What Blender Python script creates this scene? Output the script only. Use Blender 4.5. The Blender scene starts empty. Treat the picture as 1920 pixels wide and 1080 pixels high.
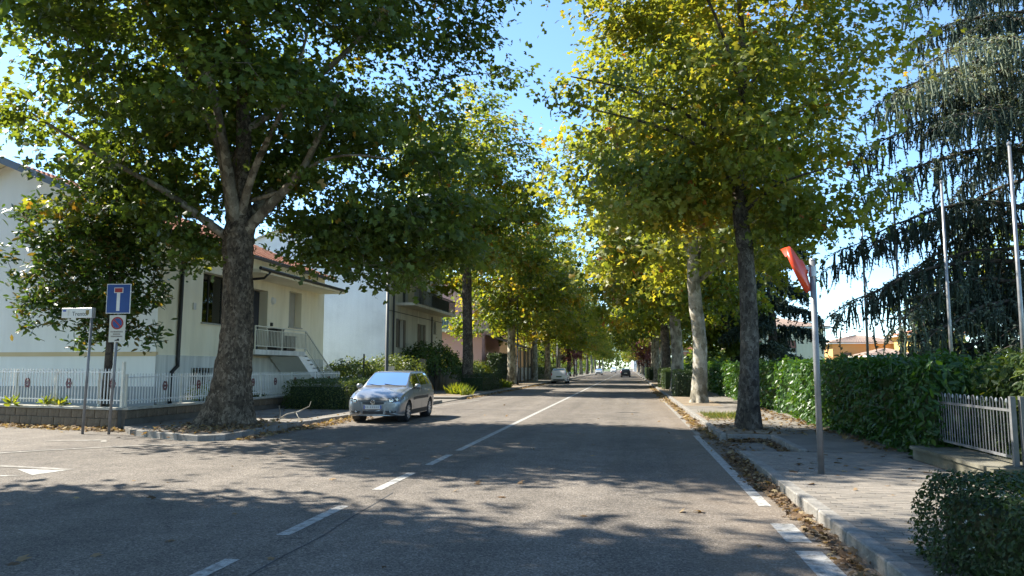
import bpy, bmesh, math, random
import numpy as np
from mathutils import Vector, Matrix
R = math.radians
scene = bpy.context.scene
col = scene.collection

# ------------------------------------------------------------------ camera
cam_d = bpy.data.cameras.new('camera'); cam = bpy.data.objects.new('camera', cam_d); col.objects.link(cam)
cam.location = (0, 0, 1.55)
cam.rotation_euler = (R(90 + 6.1155), 0, R(8.9203))
cam_d.sensor_width = 36; cam_d.lens = 1400 / 1920 * 36
cam_d.clip_start = 0.05; cam_d.clip_end = 6000
scene.camera = cam
# ------------------------------------------------------------------ world + sun
SUN_EL = 46.0
SUN_AZ = math.degrees(math.atan2(-0.972, 0.234))          # left of the road, a little ahead
world = bpy.data.worlds.new('World'); scene.world = world; world.use_nodes = True
nt = world.node_tree; nt.nodes.clear()
sky = nt.nodes.new('ShaderNodeTexSky'); sky.sky_type = 'NISHITA'; sky.sun_disc = False
sky.sun_elevation = R(SUN_EL); sky.sun_rotation = R(SUN_AZ % 360)
sky.air_density = 0.75; sky.dust_density = 0.1; sky.ozone_density = 5.0
bg = nt.nodes.new('ShaderNodeBackground'); bg.inputs[1].default_value = 0.095
wo = nt.nodes.new('ShaderNodeOutputWorld')
wb = nt.nodes.new('ShaderNodeVectorMath'); wb.operation = 'MULTIPLY'; wb.inputs[1].default_value = (0.94, 0.98, 0.90)   # camera white balance
nt.links.new(sky.outputs[0], wb.inputs[0]); nt.links.new(wb.outputs[0], bg.inputs[0]); nt.links.new(bg.outputs[0], wo.inputs[0])
sun_d = bpy.data.lights.new('sun', 'SUN'); sun_d.energy = 3.2; sun_d.angle = R(0.55); sun_d.color = (1.0, 0.94, 0.83)
sun = bpy.data.objects.new('sun', sun_d); col.objects.link(sun)
ca = math.cos(R(SUN_EL))
to_sun = Vector((math.sin(R(SUN_AZ)) * ca, math.cos(R(SUN_AZ)) * ca, math.sin(R(SUN_EL))))
sun.rotation_euler = to_sun.to_track_quat('Z', 'Y').to_euler()
sun.location = (-30, 20, 40)
vs = scene.view_settings
vs.view_transform = 'Standard'; vs.look = 'None'; vs.gamma = 1.0; vs.use_curve_mapping = False
vs.exposure = 2.22
scene.cycles.max_bounces = 8; scene.cycles.transparent_max_bounces = 8
scene.cycles.use_denoising = True

# ------------------------------------------------------------------ materials
MATS = {}
def new_mat(name):
    m = bpy.data.materials.new(name); m.use_nodes = True
    n = m.node_tree; n.nodes.clear()
    out = n.nodes.new('ShaderNodeOutputMaterial')
    MATS[name] = m
    return m, n, out
def node(n, t, **kw):
    x = n.nodes.new(t)
    for k, v in kw.items():
        setattr(x, k, v)
    return x
def ramp(n, stops):
    r = n.nodes.new('ShaderNodeValToRGB'); cr = r.color_ramp
    while len(cr.elements) < len(stops): cr.elements.new(0.5)
    for e, (p, c) in zip(cr.elements, stops):
        e.position = p; e.color = (*c, 1) if len(c) == 3 else c
    return r
def noise(n, vec, scale, detail=4, rough=0.55):
    x = n.nodes.new('ShaderNodeTexNoise'); x.inputs['Scale'].default_value = scale
    x.inputs['Detail'].default_value = detail; x.inputs['Roughness'].default_value = rough
    n.links.new(vec, x.inputs['Vector']); return x
def surf(name, stops, scale=3.0, rough=0.8, bump=0.0, bscale=40.0, metal=0.0, stretch=(1, 1, 1), spec=0.5, fine=0.0, coat=0.0, detail=5, drip=0.0):
    """noise driven colour between stops, optional bump; 'fine' adds small grain"""
    m, n, out = new_mat(name)
    tc = n.nodes.new('ShaderNodeTexCoord'); mp = n.nodes.new('ShaderNodeMapping')
    mp.inputs['Scale'].default_value = stretch
    n.links.new(tc.outputs['Object'], mp.inputs['Vector'])
    b = n.nodes.new('ShaderNodeBsdfPrincipled'); b.inputs['Roughness'].default_value = rough
    b.inputs['Metallic'].default_value = metal; b.inputs['Specular IOR Level'].default_value = spec
    b.inputs['Coat Weight'].default_value = coat
    if len(stops) == 1:
        b.inputs['Base Color'].default_value = (*stops[0], 1)
    else:
        nz = noise(n, mp.outputs[0], scale, detail)
        k = len(stops)
        r = ramp(n, [(0.3 + 0.4 * i / (k - 1), s) for i, s in enumerate(stops)])
        n.links.new(nz.outputs['Fac'], r.inputs['Fac'])
        c = r.outputs['Color']
        if fine:
            nf = noise(n, mp.outputs[0], bscale, 3)
            mr = n.nodes.new('ShaderNodeMapRange'); mr.inputs['From Min'].default_value = 0.3; mr.inputs['From Max'].default_value = 0.7
            mr.inputs['To Min'].default_value = 1 - fine; mr.inputs['To Max'].default_value = 1 + fine
            n.links.new(nf.outputs['Fac'], mr.inputs['Value'])
            mx = n.nodes.new('ShaderNodeVectorMath'); mx.operation = 'SCALE'
            n.links.new(c, mx.inputs[0]); n.links.new(mr.outputs[0], mx.inputs['Scale']); c = mx.outputs[0]
        if drip:          # rain streaks running down the face
            md = n.nodes.new('ShaderNodeMapping'); md.inputs['Scale'].default_value = (3.5, 3.5, 0.16); n.links.new(tc.outputs['Object'], md.inputs['Vector'])
            nd = noise(n, md.outputs[0], 1.0, 6, 0.65); dm = n.nodes.new('ShaderNodeMapRange'); dm.inputs['From Min'].default_value = 0.38; dm.inputs['From Max'].default_value = 0.6
            dm.inputs['To Min'].default_value = 1 - drip; dm.inputs['To Max'].default_value = 1.0; n.links.new(nd.outputs['Fac'], dm.inputs['Value'])
            dx = n.nodes.new('ShaderNodeVectorMath'); dx.operation = 'SCALE'; n.links.new(c, dx.inputs[0]); n.links.new(dm.outputs[0], dx.inputs['Scale']); c = dx.outputs[0]
        n.links.new(c, b.inputs['Base Color'])
    if bump:
        nb = noise(n, mp.outputs[0], bscale, 5)
        bp = n.nodes.new('ShaderNodeBump'); bp.inputs['Strength'].default_value = bump; bp.inputs['Distance'].default_value = 0.02
        n.links.new(nb.outputs['Fac'], bp.inputs['Height']); n.links.new(bp.outputs[0], b.inputs['Normal'])
    n.links.new(b.outputs[0], out.inputs[0])
    return m
def leafmat(name, stops, transl=0.45, rough=0.45, spec=0.35):
    m, n, out = new_mat(name)
    at = node(n, 'ShaderNodeAttribute', attribute_name='tint')
    r = ramp(n, stops); n.links.new(at.outputs['Fac'], r.inputs['Fac'])
    b = n.nodes.new('ShaderNodeBsdfPrincipled'); b.inputs['Roughness'].default_value = rough
    b.inputs['Specular IOR Level'].default_value = spec
    n.links.new(r.outputs['Color'], b.inputs['Base Color'])
    t = n.nodes.new('ShaderNodeBsdfTranslucent')
    g = n.nodes.new('ShaderNodeVectorMath'); g.operation = 'MULTIPLY'; g.inputs[1].default_value = (2.7, 2.25, 0.8)
    n.links.new(r.outputs['Color'], g.inputs[0]); n.links.new(g.outputs[0], t.inputs['Color'])
    mx = n.nodes.new('ShaderNodeMixShader'); mx.inputs[0].default_value = transl
    n.links.new(b.outputs[0], mx.inputs[1]); n.links.new(t.outputs[0], mx.inputs[2]); n.links.new(mx.outputs[0], out.inputs[0])
    return m
def asphalt(name, dark, light, tan):
    m, n, out = new_mat(name)
    tc = n.nodes.new('ShaderNodeTexCoord'); v = tc.outputs['Object']
    vo = n.nodes.new('ShaderNodeTexVoronoi'); vo.inputs['Scale'].default_value = 75; n.links.new(v, vo.inputs['Vector'])
    sp = n.nodes.new('ShaderNodeSeparateColor'); n.links.new(vo.outputs['Color'], sp.inputs[0])
    r1 = ramp(n, [(0.0, tuple(x * 0.55 for x in dark)), (0.45, dark), (0.8, light), (1.0, tuple(x * 1.45 for x in light))])
    n.links.new(sp.outputs[0], r1.inputs['Fac'])
    # broad tone: worn lanes, dust, patches
    n1 = noise(n, v, 0.35, 6, 0.6); n2 = noise(n, v, 2.2, 5, 0.6)
    ad = n.nodes.new('ShaderNodeMath'); ad.operation = 'ADD'; n.links.new(n1.outputs['Fac'], ad.inputs[0]); n.links.new(n2.outputs['Fac'], ad.inputs[1])
    mr = n.nodes.new('ShaderNodeMapRange'); mr.inputs['From Min'].default_value = 0.7; mr.inputs['From Max'].default_value = 1.3
    mr.inputs['To Min'].default_value = 0.72; mr.inputs['To Max'].default_value = 1.22; n.links.new(ad.outputs[0], mr.inputs['Value'])
    mt = n.nodes.new('ShaderNodeMapping'); mt.inputs['Scale'].default_value = (1.1, 0.035, 1); n.links.new(v, mt.inputs['Vector'])
    nk = noise(n, mt.outputs[0], 1.0, 5, 0.6); kr_ = n.nodes.new('ShaderNodeMapRange'); kr_.inputs['From Min'].default_value = 0.35; kr_.inputs['From Max'].default_value = 0.65
    kr_.inputs['To Min'].default_value = 0.80; kr_.inputs['To Max'].default_value = 1.14; n.links.new(nk.outputs['Fac'], kr_.inputs['Value'])
    mk = n.nodes.new('ShaderNodeMath'); mk.operation = 'MULTIPLY'; n.links.new(kr_.outputs[0], mk.inputs[0]); n.links.new(mr.outputs[0], mk.inputs[1])
    sc = n.nodes.new('ShaderNodeVectorMath'); sc.operation = 'SCALE'; n.links.new(r1.outputs['Color'], sc.inputs[0]); n.links.new(mk.outputs[0], sc.inputs['Scale'])
    # tan dust blown against the kerbs
    se = n.nodes.new('ShaderNodeSeparateXYZ'); n.links.new(v, se.inputs[0])
    wx = n.nodes.new('ShaderNodeMath'); wx.operation = 'ADD'; n3 = noise(n, v, 0.9, 5, 0.65)
    ml = n.nodes.new('ShaderNodeMath'); ml.operation = 'MULTIPLY'; ml.inputs[1].default_value = 2.4; n.links.new(n3.outputs['Fac'], ml.inputs[0])
    n.links.new(se.outputs['X'], wx.inputs[0]); n.links.new(ml.outputs[0], wx.inputs[1])
    dr = n.nodes.new('ShaderNodeMapRange'); dr.inputs['From Min'].default_value = 1.5; dr.inputs['From Max'].default_value = 3.4
    dr.inputs['To Min'].default_value = 0.0; dr.inputs['To Max'].default_value = 0.5; n.links.new(wx.outputs[0], dr.inputs['Value'])
    mx = n.nodes.new('ShaderNodeMix'); mx.data_type = 'RGBA'; n.links.new(dr.outputs[0], mx.inputs['Factor'])
    n.links.new(sc.outputs[0], mx.inputs['A']); mx.inputs['B'].default_value = (*tan, 1)
    # fine cracks
    vc = n.nodes.new('ShaderNodeTexVoronoi'); vc.feature = 'DISTANCE_TO_EDGE'; vc.inputs['Scale'].default_value = 0.32
    dn = noise(n, v, 1.6, 4); wv = n.nodes.new('ShaderNodeVectorMath'); wv.operation = 'ADD'
    n.links.new(v, wv.inputs[0]); n.links.new(dn.outputs['Color'], wv.inputs[1]); n.links.new(wv.outputs[0], vc.inputs['Vector'])
    cr = n.nodes.new('ShaderNodeMapRange'); cr.inputs['From Min'].default_value = 0.0; cr.inputs['From Max'].default_value = 0.004
    cr.inputs['To Min'].default_value = 0.55; cr.inputs['To Max'].default_value = 1.0; n.links.new(vc.outputs['Distance'], cr.inputs['Value'])
    s2 = n.nodes.new('ShaderNodeVectorMath'); s2.operation = 'SCALE'; n.links.new(mx.outputs['Result'], s2.inputs[0]); n.links.new(cr.outputs[0], s2.inputs['Scale'])
    b = n.nodes.new('ShaderNodeBsdfPrincipled'); b.inputs['Roughness'].default_value = 0.85; b.inputs['Specular IOR Level'].default_value = 0.3
    n.links.new(s2.outputs[0], b.inputs['Base Color'])
    bp = n.nodes.new('ShaderNodeBump'); bp.inputs['Strength'].default_value = 0.9; bp.inputs['Distance'].default_value = 0.006
    n.links.new(vo.outputs['Distance'], bp.inputs['Height']); n.links.new(bp.outputs[0], b.inputs['Normal'])
    n.links.new(b.outputs[0], out.inputs[0]); return m
def bark(name, cols, scale, bump=0.6, stretch=(1, 1, 0.6)):
    m, n, out = new_mat(name)
    tc = n.nodes.new('ShaderNodeTexCoord'); mp = n.nodes.new('ShaderNodeMapping'); mp.inputs['Scale'].default_value = stretch
    n.links.new(tc.outputs['Object'], mp.inputs[0])
    dn = noise(n, mp.outputs[0], scale * 0.9, 3); wv = n.nodes.new('ShaderNodeMixRGB'); wv.inputs[0].default_value = 0.12
    n.links.new(mp.outputs[0], wv.inputs[1]); n.links.new(dn.outputs['Color'], wv.inputs[2])
    vo = n.nodes.new('ShaderNodeTexVoronoi'); vo.inputs['Scale'].default_value = scale; n.links.new(wv.outputs[0], vo.inputs['Vector'])
    sp = n.nodes.new('ShaderNodeSeparateColor'); n.links.new(vo.outputs['Color'], sp.inputs[0])
    nb = noise(n, mp.outputs[0], scale * 4, 5, 0.7)
    ad = n.nodes.new('ShaderNodeMath'); ad.operation = 'MULTIPLY_ADD'; ad.inputs[1].default_value = 0.5
    n.links.new(sp.outputs[0], ad.inputs[0]); hf = n.nodes.new('ShaderNodeMath'); hf.operation = 'MULTIPLY'; hf.inputs[1].default_value = 0.6
    n.links.new(nb.outputs['Fac'], hf.inputs[0]); n.links.new(hf.outputs[0], ad.inputs[2])
    k = len(cols); r = ramp(n, [(0.18 + 0.6 * i / (k - 1), c) for i, c in enumerate(cols)])
    n.links.new(ad.outputs[0], r.inputs['Fac'])
    b = n.nodes.new('ShaderNodeBsdfPrincipled'); b.inputs['Roughness'].default_value = 0.9; b.inputs['Specular IOR Level'].default_value = 0.2
    nl_ = noise(n, tc.outputs['Object'], 2.6, 4); ml_ = n.nodes.new('ShaderNodeMapRange'); ml_.inputs['From Min'].default_value = 0.3; ml_.inputs['From Max'].default_value = 0.7; ml_.inputs['To Min'].default_value = 0.55; ml_.inputs['To Max'].default_value = 1.45
    n.links.new(nl_.outputs['Fac'], ml_.inputs['Value']); vm_ = n.nodes.new('ShaderNodeVectorMath'); vm_.operation = 'SCALE'; n.links.new(r.outputs['Color'], vm_.inputs[0]); n.links.new(ml_.outputs[0], vm_.inputs['Scale'])
    n.links.new(vm_.outputs[0], b.inputs['Base Color'])
    bp = n.nodes.new('ShaderNodeBump'); bp.inputs['Strength'].default_value = bump; bp.inputs['Distance'].default_value = 0.03
    n.links.new(ad.outputs[0], bp.inputs['Height']); n.links.new(bp.outputs[0], b.inputs['Normal'])
    n.links.new(b.outputs[0], out.inputs[0]); return m
def glassmat(name, tint, rough=0.03, alpha=0.35):
    """window glass: dark see-through mixed with mirror reflection"""
    m, n, out = new_mat(name)
    t = n.nodes.new('ShaderNodeBsdfTransparent'); t.inputs[0].default_value = (*tint, 1)
    g = n.nodes.new('ShaderNodeBsdfGlossy'); g.inputs['Roughness'].default_value = rough; g.inputs[0].default_value = (0.9, 0.95, 1, 1)
    fr = n.nodes.new('ShaderNodeFresnel'); fr.inputs[0].default_value = 1.5
    ad = n.nodes.new('ShaderNodeMath'); ad.operation = 'ADD'; ad.inputs[1].default_value = alpha; ad.use_clamp = True; n.links.new(fr.outputs[0], ad.inputs[0])
    mx = n.nodes.new('ShaderNodeMixShader'); n.links.new(ad.outputs[0], mx.inputs[0]); n.links.new(t.outputs[0], mx.inputs[1]); n.links.new(g.outputs[0], mx.inputs[2])
    n.links.new(mx.outputs[0], out.inputs[0]); return m

asphalt('asphalt', (0.128, 0.110, 0.091), (0.178, 0.155, 0.130), (0.24, 0.178, 0.120))
surf('earth', [(0.10, 0.075, 0.05), (0.19, 0.145, 0.095), (0.27, 0.21, 0.14)], 1.5, 0.95, 0.5, 30, fine=0.25)
surf('lawn', [(0.035, 0.06, 0.015), (0.07, 0.10, 0.03), (0.13, 0.12, 0.05)], 0.4, 0.95, 0.5, 25, fine=0.3)
surf('paving_asphalt', [(0.12, 0.106, 0.088), (0.165, 0.148, 0.124), (0.21, 0.186, 0.155)], 1.2, 0.9, 0.4, 90, fine=0.2)
surf('paver', [(0.16, 0.14, 0.115), (0.205, 0.18, 0.148), (0.245, 0.215, 0.18)], 5, 0.9, 0.4, 120, fine=0.18)
surf('paver_dark', [(0.13, 0.115, 0.095), (0.175, 0.155, 0.128), (0.215, 0.19, 0.158)], 5, 0.9, 0.4, 120, fine=0.18)
surf('paver_bed', [(0.07, 0.06, 0.045), (0.13, 0.11, 0.085)], 8, 0.95, 0.3, 60)
surf('kerb', [(0.13, 0.122, 0.108), (0.22, 0.205, 0.18), (0.29, 0.27, 0.24)], 3.5, 0.85, 0.4, 60, fine=0.2)
surf('kerb_worn', [(0.15, 0.145, 0.135), (0.27, 0.26, 0.24), (0.36, 0.34, 0.31)], 3.0, 0.9, 0.5, 50, fine=0.25)
surf('road_paint', [(0.13, 0.12, 0.10), (0.33, 0.32, 0.295), (0.42, 0.41, 0.385)], 11, 0.7, 0.4, 75, fine=0.3, detail=8)
surf('road_paint_faded', [(0.14, 0.125, 0.105), (0.20, 0.185, 0.16), (0.36, 0.34, 0.31)], 6, 0.8, 0.4, 75, fine=0.3, detail=8)
surf('tar', [(0.025, 0.025, 0.027), (0.05, 0.05, 0.052)], 6, 0.8)
surf('stone_block', [(0.040, 0.028, 0.018), (0.105, 0.078, 0.050), (0.20, 0.155, 0.105)], 2.2, 0.92, 0.6, 45, fine=0.3, stretch=(1, 1, 0.45), drip=0.5)
surf('wall_core', [(0.09, 0.08, 0.065), (0.14, 0.125, 0.10)], 5, 0.95)
surf('cap_stone', [(0.30, 0.28, 0.23), (0.42, 0.40, 0.34)], 4, 0.9, 0.3, 60, fine=0.2)
surf('concrete', [(0.07, 0.065, 0.04), (0.13, 0.12, 0.085), (0.19, 0.175, 0.135)], 1.8, 0.9, 0.4, 45, fine=0.2)
surf('plaster_white', [(0.79, 0.76, 0.70), (0.86, 0.83, 0.77), (0.88, 0.85, 0.79)], 0.9, 0.9, 0.12, 120, stretch=(1, 1, 0.3), drip=0.035)
surf('plaster_cream', [(0.74, 0.65, 0.46), (0.84, 0.75, 0.55), (0.87, 0.79, 0.60)], 1.2, 0.9, 0.12, 120, stretch=(1, 1, 0.3), drip=0.06)
surf('plaster_grey', [(0.55, 0.53, 0.48), (0.68, 0.66, 0.60), (0.74, 0.72, 0.66)], 1.6, 0.9, 0.12, 110, stretch=(1, 1, 0.2), drip=0.25)
surf('plaster_band', [(0.60, 0.44, 0.24), (0.66, 0.50, 0.29)], 1.2, 0.9)
surf('plinth_grey', [(0.30, 0.30, 0.30), (0.36, 0.36, 0.35)], 1.0, 0.9)
surf('rough_white', [(0.66, 0.65, 0.63), (0.82, 0.81, 0.79), (0.87, 0.86, 0.84)], 0.35, 0.95, 0.4, 35, fine=0.06, drip=0.05)
surf('plaster_beige', [(0.52, 0.48, 0.38), (0.62, 0.575, 0.46)], 0.5, 0.92, 0.15, 70, drip=0.2)
surf('plaster_pink', [(0.80, 0.42, 0.37), (0.86, 0.48, 0.43)], 0.4, 0.9)
surf('plaster_peach', [(0.58, 0.36, 0.20), (0.64, 0.42, 0.25)], 0.4, 0.9)
surf('plaster_yellow', [(0.68, 0.46, 0.13), (0.74, 0.52, 0.17)], 0.3, 0.9)
surf('plaster_orange', [(0.62, 0.32, 0.12), (0.68, 0.37, 0.15)], 0.3, 0.9)
surf('roof_tile', [(0.26, 0.10, 0.055), (0.40, 0.17, 0.095), (0.48, 0.25, 0.16)], 2.5, 0.9, 0.3, 30, fine=0.2)
surf('roof_tile_old', [(0.24, 0.17, 0.13), (0.34, 0.25, 0.20)], 2.5, 0.9, 0.3, 30)
surf('fascia', [(0.10, 0.115, 0.14), (0.13, 0.145, 0.17)], 3, 0.5)
surf('black_metal', [(0.012, 0.012, 0.013), (0.022, 0.021, 0.02)], 5, 0.45)
surf('white_iron', [(0.58, 0.565, 0.53), (0.72, 0.71, 0.68)], 6, 0.5, 0.1, 90)
surf('cream_iron', [(0.55, 0.52, 0.42), (0.66, 0.63, 0.53)], 6, 0.5, 0.1, 90)
surf('red_iron', [(0.10, 0.022, 0.025), (0.17, 0.04, 0.045)], 9, 0.5)
surf('galvanised', [(0.30, 0.31, 0.32), (0.42, 0.43, 0.44)], 9, 0.45, 0.05, 60, metal=0.55)
surf('grey_pole', [(0.15, 0.152, 0.155), (0.23, 0.232, 0.235)], 6, 0.5, metal=0.3)
surf('flag_pole', [(0.20, 0.20, 0.20), (0.30, 0.30, 0.30)], 4, 0.4, metal=0.5)
surf('lamp_pole', [(0.035, 0.04, 0.04), (0.06, 0.065, 0.065)], 4, 0.5)
surf('mirror_orange', [(0.56, 0.045, 0.009), (0.64, 0.058, 0.013)], 3, 0.35)
surf('mirror_glass', [(0.85, 0.86, 0.88)], 1, 0.03, metal=1.0)
surf('sign_blue', [(0.004, 0.045, 0.21), (0.006, 0.055, 0.25)], 3, 0.35)
surf('sign_red', [(0.28, 0.012, 0.016), (0.33, 0.018, 0.022)], 3, 0.35)
surf('sign_white', [(0.66, 0.65, 0.62), (0.74, 0.73, 0.71)], 4, 0.4)
surf('sign_cream', [(0.55, 0.53, 0.46), (0.62, 0.60, 0.53)], 4, 0.45)
surf('ink', [(0.02, 0.02, 0.025)], 1, 0.5)
surf('ink_gold', [(0.30, 0.20, 0.03), (0.14, 0.12, 0.03)], 30, 0.5)
surf('ink_blue', [(0.06, 0.10, 0.40)], 1, 0.5)
surf('shutter_teal', [(0.012, 0.09, 0.085), (0.02, 0.12, 0.11)], 3, 0.5)
surf('shutter_brown', [(0.12, 0.095, 0.075), (0.18, 0.145, 0.11)], 3, 0.6)
surf('shutter_beige', [(0.33, 0.31, 0.26), (0.38, 0.36, 0.31)], 3, 0.6)
surf('shutter_red', [(0.30, 0.12, 0.09), (0.36, 0.16, 0.12)], 3, 0.6)
surf('room_dark', [(0.02, 0.021, 0.024), (0.035, 0.036, 0.04)], 2, 0.9)
surf('door_navy', [(0.012, 0.016, 0.03), (0.022, 0.027, 0.045)], 2, 0.35)
surf('car_silver', [(0.235, 0.245, 0.255), (0.26, 0.27, 0.28)], 2, 0.32, metal=0.55, coat=0.6)
surf('car_white', [(0.72, 0.72, 0.71), (0.75, 0.75, 0.74)], 2, 0.35, coat=0.7)
surf('car_navy', [(0.03, 0.035, 0.05), (0.04, 0.045, 0.06)], 2, 0.3, metal=0.3, coat=0.8)
surf('car_grey', [(0.40, 0.42, 0.43), (0.43, 0.45, 0.46)], 2, 0.35, metal=0.4, coat=0.7)
surf('car_plastic', [(0.018, 0.018, 0.019), (0.03, 0.03, 0.031)], 6, 0.6)
surf('tyre', [(0.014, 0.014, 0.015), (0.03, 0.029, 0.028)], 8, 0.85)
surf('rim', [(0.42, 0.43, 0.44), (0.50, 0.51, 0.52)], 4, 0.35, metal=0.7)
surf('chrome', [(0.75, 0.76, 0.78)], 1, 0.12, metal=1.0)
surf('lamp_lens', [(0.16, 0.17, 0.18), (0.34, 0.35, 0.36)], 14, 0.12, metal=0.5, coat=1.0)
surf('lamp_red', [(0.30, 0.012, 0.012), (0.40, 0.02, 0.02)], 6, 0.2, coat=1.0)
surf('seat_cloth', [(0.05, 0.05, 0.055), (0.09, 0.09, 0.095)], 4, 0.9)
surf('plate_green', [(0.03, 0.10, 0.055)], 1, 0.6)
glassmat('car_glass', (0.34, 0.42, 0.46), alpha=0.06)
glassmat('car_glass_dark', (0.05, 0.065, 0.06), alpha=0.08)
glassmat('window_glass', (0.25, 0.28, 0.30), alpha=0.10)
bark('bark_scaly', [(0.03, 0.022, 0.015), (0.075, 0.055, 0.038), (0.12, 0.09, 0.062), (0.22, 0.17, 0.12)], 24, 1.0)
bark('bark_dark', [(0.03, 0.024, 0.019), (0.065, 0.052, 0.04), (0.10, 0.083, 0.065), (0.17, 0.145, 0.115)], 22, 0.9)
bark('bark_pale', [(0.13, 0.11, 0.075), (0.24, 0.215, 0.16), (0.34, 0.31, 0.25), (0.43, 0.40, 0.335)], 7, 0.35)
bark('bark_limb', [(0.10, 0.08, 0.055), (0.20, 0.165, 0.115), (0.33, 0.28, 0.205), (0.42, 0.37, 0.28)], 7, 0.35)
bark('bark_limb_dark', [(0.06, 0.047, 0.033), (0.12, 0.096, 0.068), (0.20, 0.165, 0.12), (0.28, 0.24, 0.18)], 9, 0.4)
bark('bark_brown', [(0.03, 0.024, 0.02), (0.07, 0.055, 0.045), (0.11, 0.09, 0.07)], 12, 0.6)
leafmat('leaf_plane', [(0.0, (0.035, 0.062, 0.014)), (0.35, (0.07, 0.11, 0.02)), (0.65, (0.115, 0.16, 0.026)), (0.86, (0.19, 0.20, 0.032)), (0.95, (0.22, 0.17, 0.03)), (1.0, (0.24, 0.10, 0.03))], 0.5)
leafmat('leaf_plane_dark', [(0.0, (0.04, 0.07, 0.019)), (0.4, (0.07, 0.112, 0.024)), (0.75, (0.105, 0.15, 0.028)), (0.95, (0.17, 0.185, 0.032)), (1.0, (0.22, 0.14, 0.03))], 0.40)
leafmat('leaf_plane_yellow', [(0.0, (0.07, 0.105, 0.024)), (0.35, (0.115, 0.152, 0.03)), (0.65, (0.165, 0.185, 0.036)), (0.85, (0.235, 0.215, 0.04)), (0.95, (0.27, 0.18, 0.03)), (1.0, (0.24, 0.09, 0.025))], 0.48)
leafmat('leaf_magnolia', [(0.0, (0.02, 0.048, 0.012)), (0.5, (0.042, 0.085, 0.016)), (0.85, (0.08, 0.13, 0.02)), (1.0, (0.13, 0.095, 0.03))], 0.30, 0.42, 0.4)
leafmat('leaf_laurel', [(0.0, (0.018, 0.05, 0.010)), (0.5, (0.033, 0.088, 0.014)), (0.85, (0.058, 0.125, 0.02)), (1.0, (0.12, 0.16, 0.035))], 0.28, 0.38, 0.4)
leafmat('leaf_box', [(0.0, (0.014, 0.032, 0.010)), (0.5, (0.028, 0.055, 0.014)), (0.9, (0.055, 0.085, 0.02)), (1.0, (0.10, 0.10, 0.04))], 0.25, 0.45)
leafmat('leaf_lime', [(0.0, (0.05, 0.085, 0.014)), (0.5, (0.10, 0.145, 0.02)), (1.0, (0.20, 0.21, 0.035))], 0.45)
leafmat('leaf_bush', [(0.0, (0.025, 0.05, 0.014)), (0.5, (0.05, 0.085, 0.022)), (1.0, (0.12, 0.15, 0.04))], 0.35)
leafmat('leaf_purple', [(0.0, (0.05, 0.02, 0.03)), (0.5, (0.11, 0.045, 0.06)), (1.0, (0.19, 0.09, 0.11))], 0.4)
leafmat('needle_cedar', [(0.0, (0.016, 0.028, 0.022)), (0.5, (0.042, 0.064, 0.048)), (0.8, (0.10, 0.13, 0.095)), (1.0, (0.22, 0.255, 0.18))], 0.12, 0.6, 0.2)
leafmat('leaf_dead', [(0.0, (0.05, 0.03, 0.017)), (0.4, (0.125, 0.08, 0.045)), (0.75, (0.22, 0.155, 0.09)), (1.0, (0.31, 0.24, 0.13))], 0.15, 0.8, 0.2)
leafmat('grass_blade', [(0.0, (0.03, 0.055, 0.012)), (0.6, (0.08, 0.12, 0.025)), (1.0, (0.20, 0.19, 0.07))], 0.35)
leafmat('petal_white', [(0.0, (0.62, 0.58, 0.58)), (1.0, (0.78, 0.76, 0.76))], 0.2)

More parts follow.
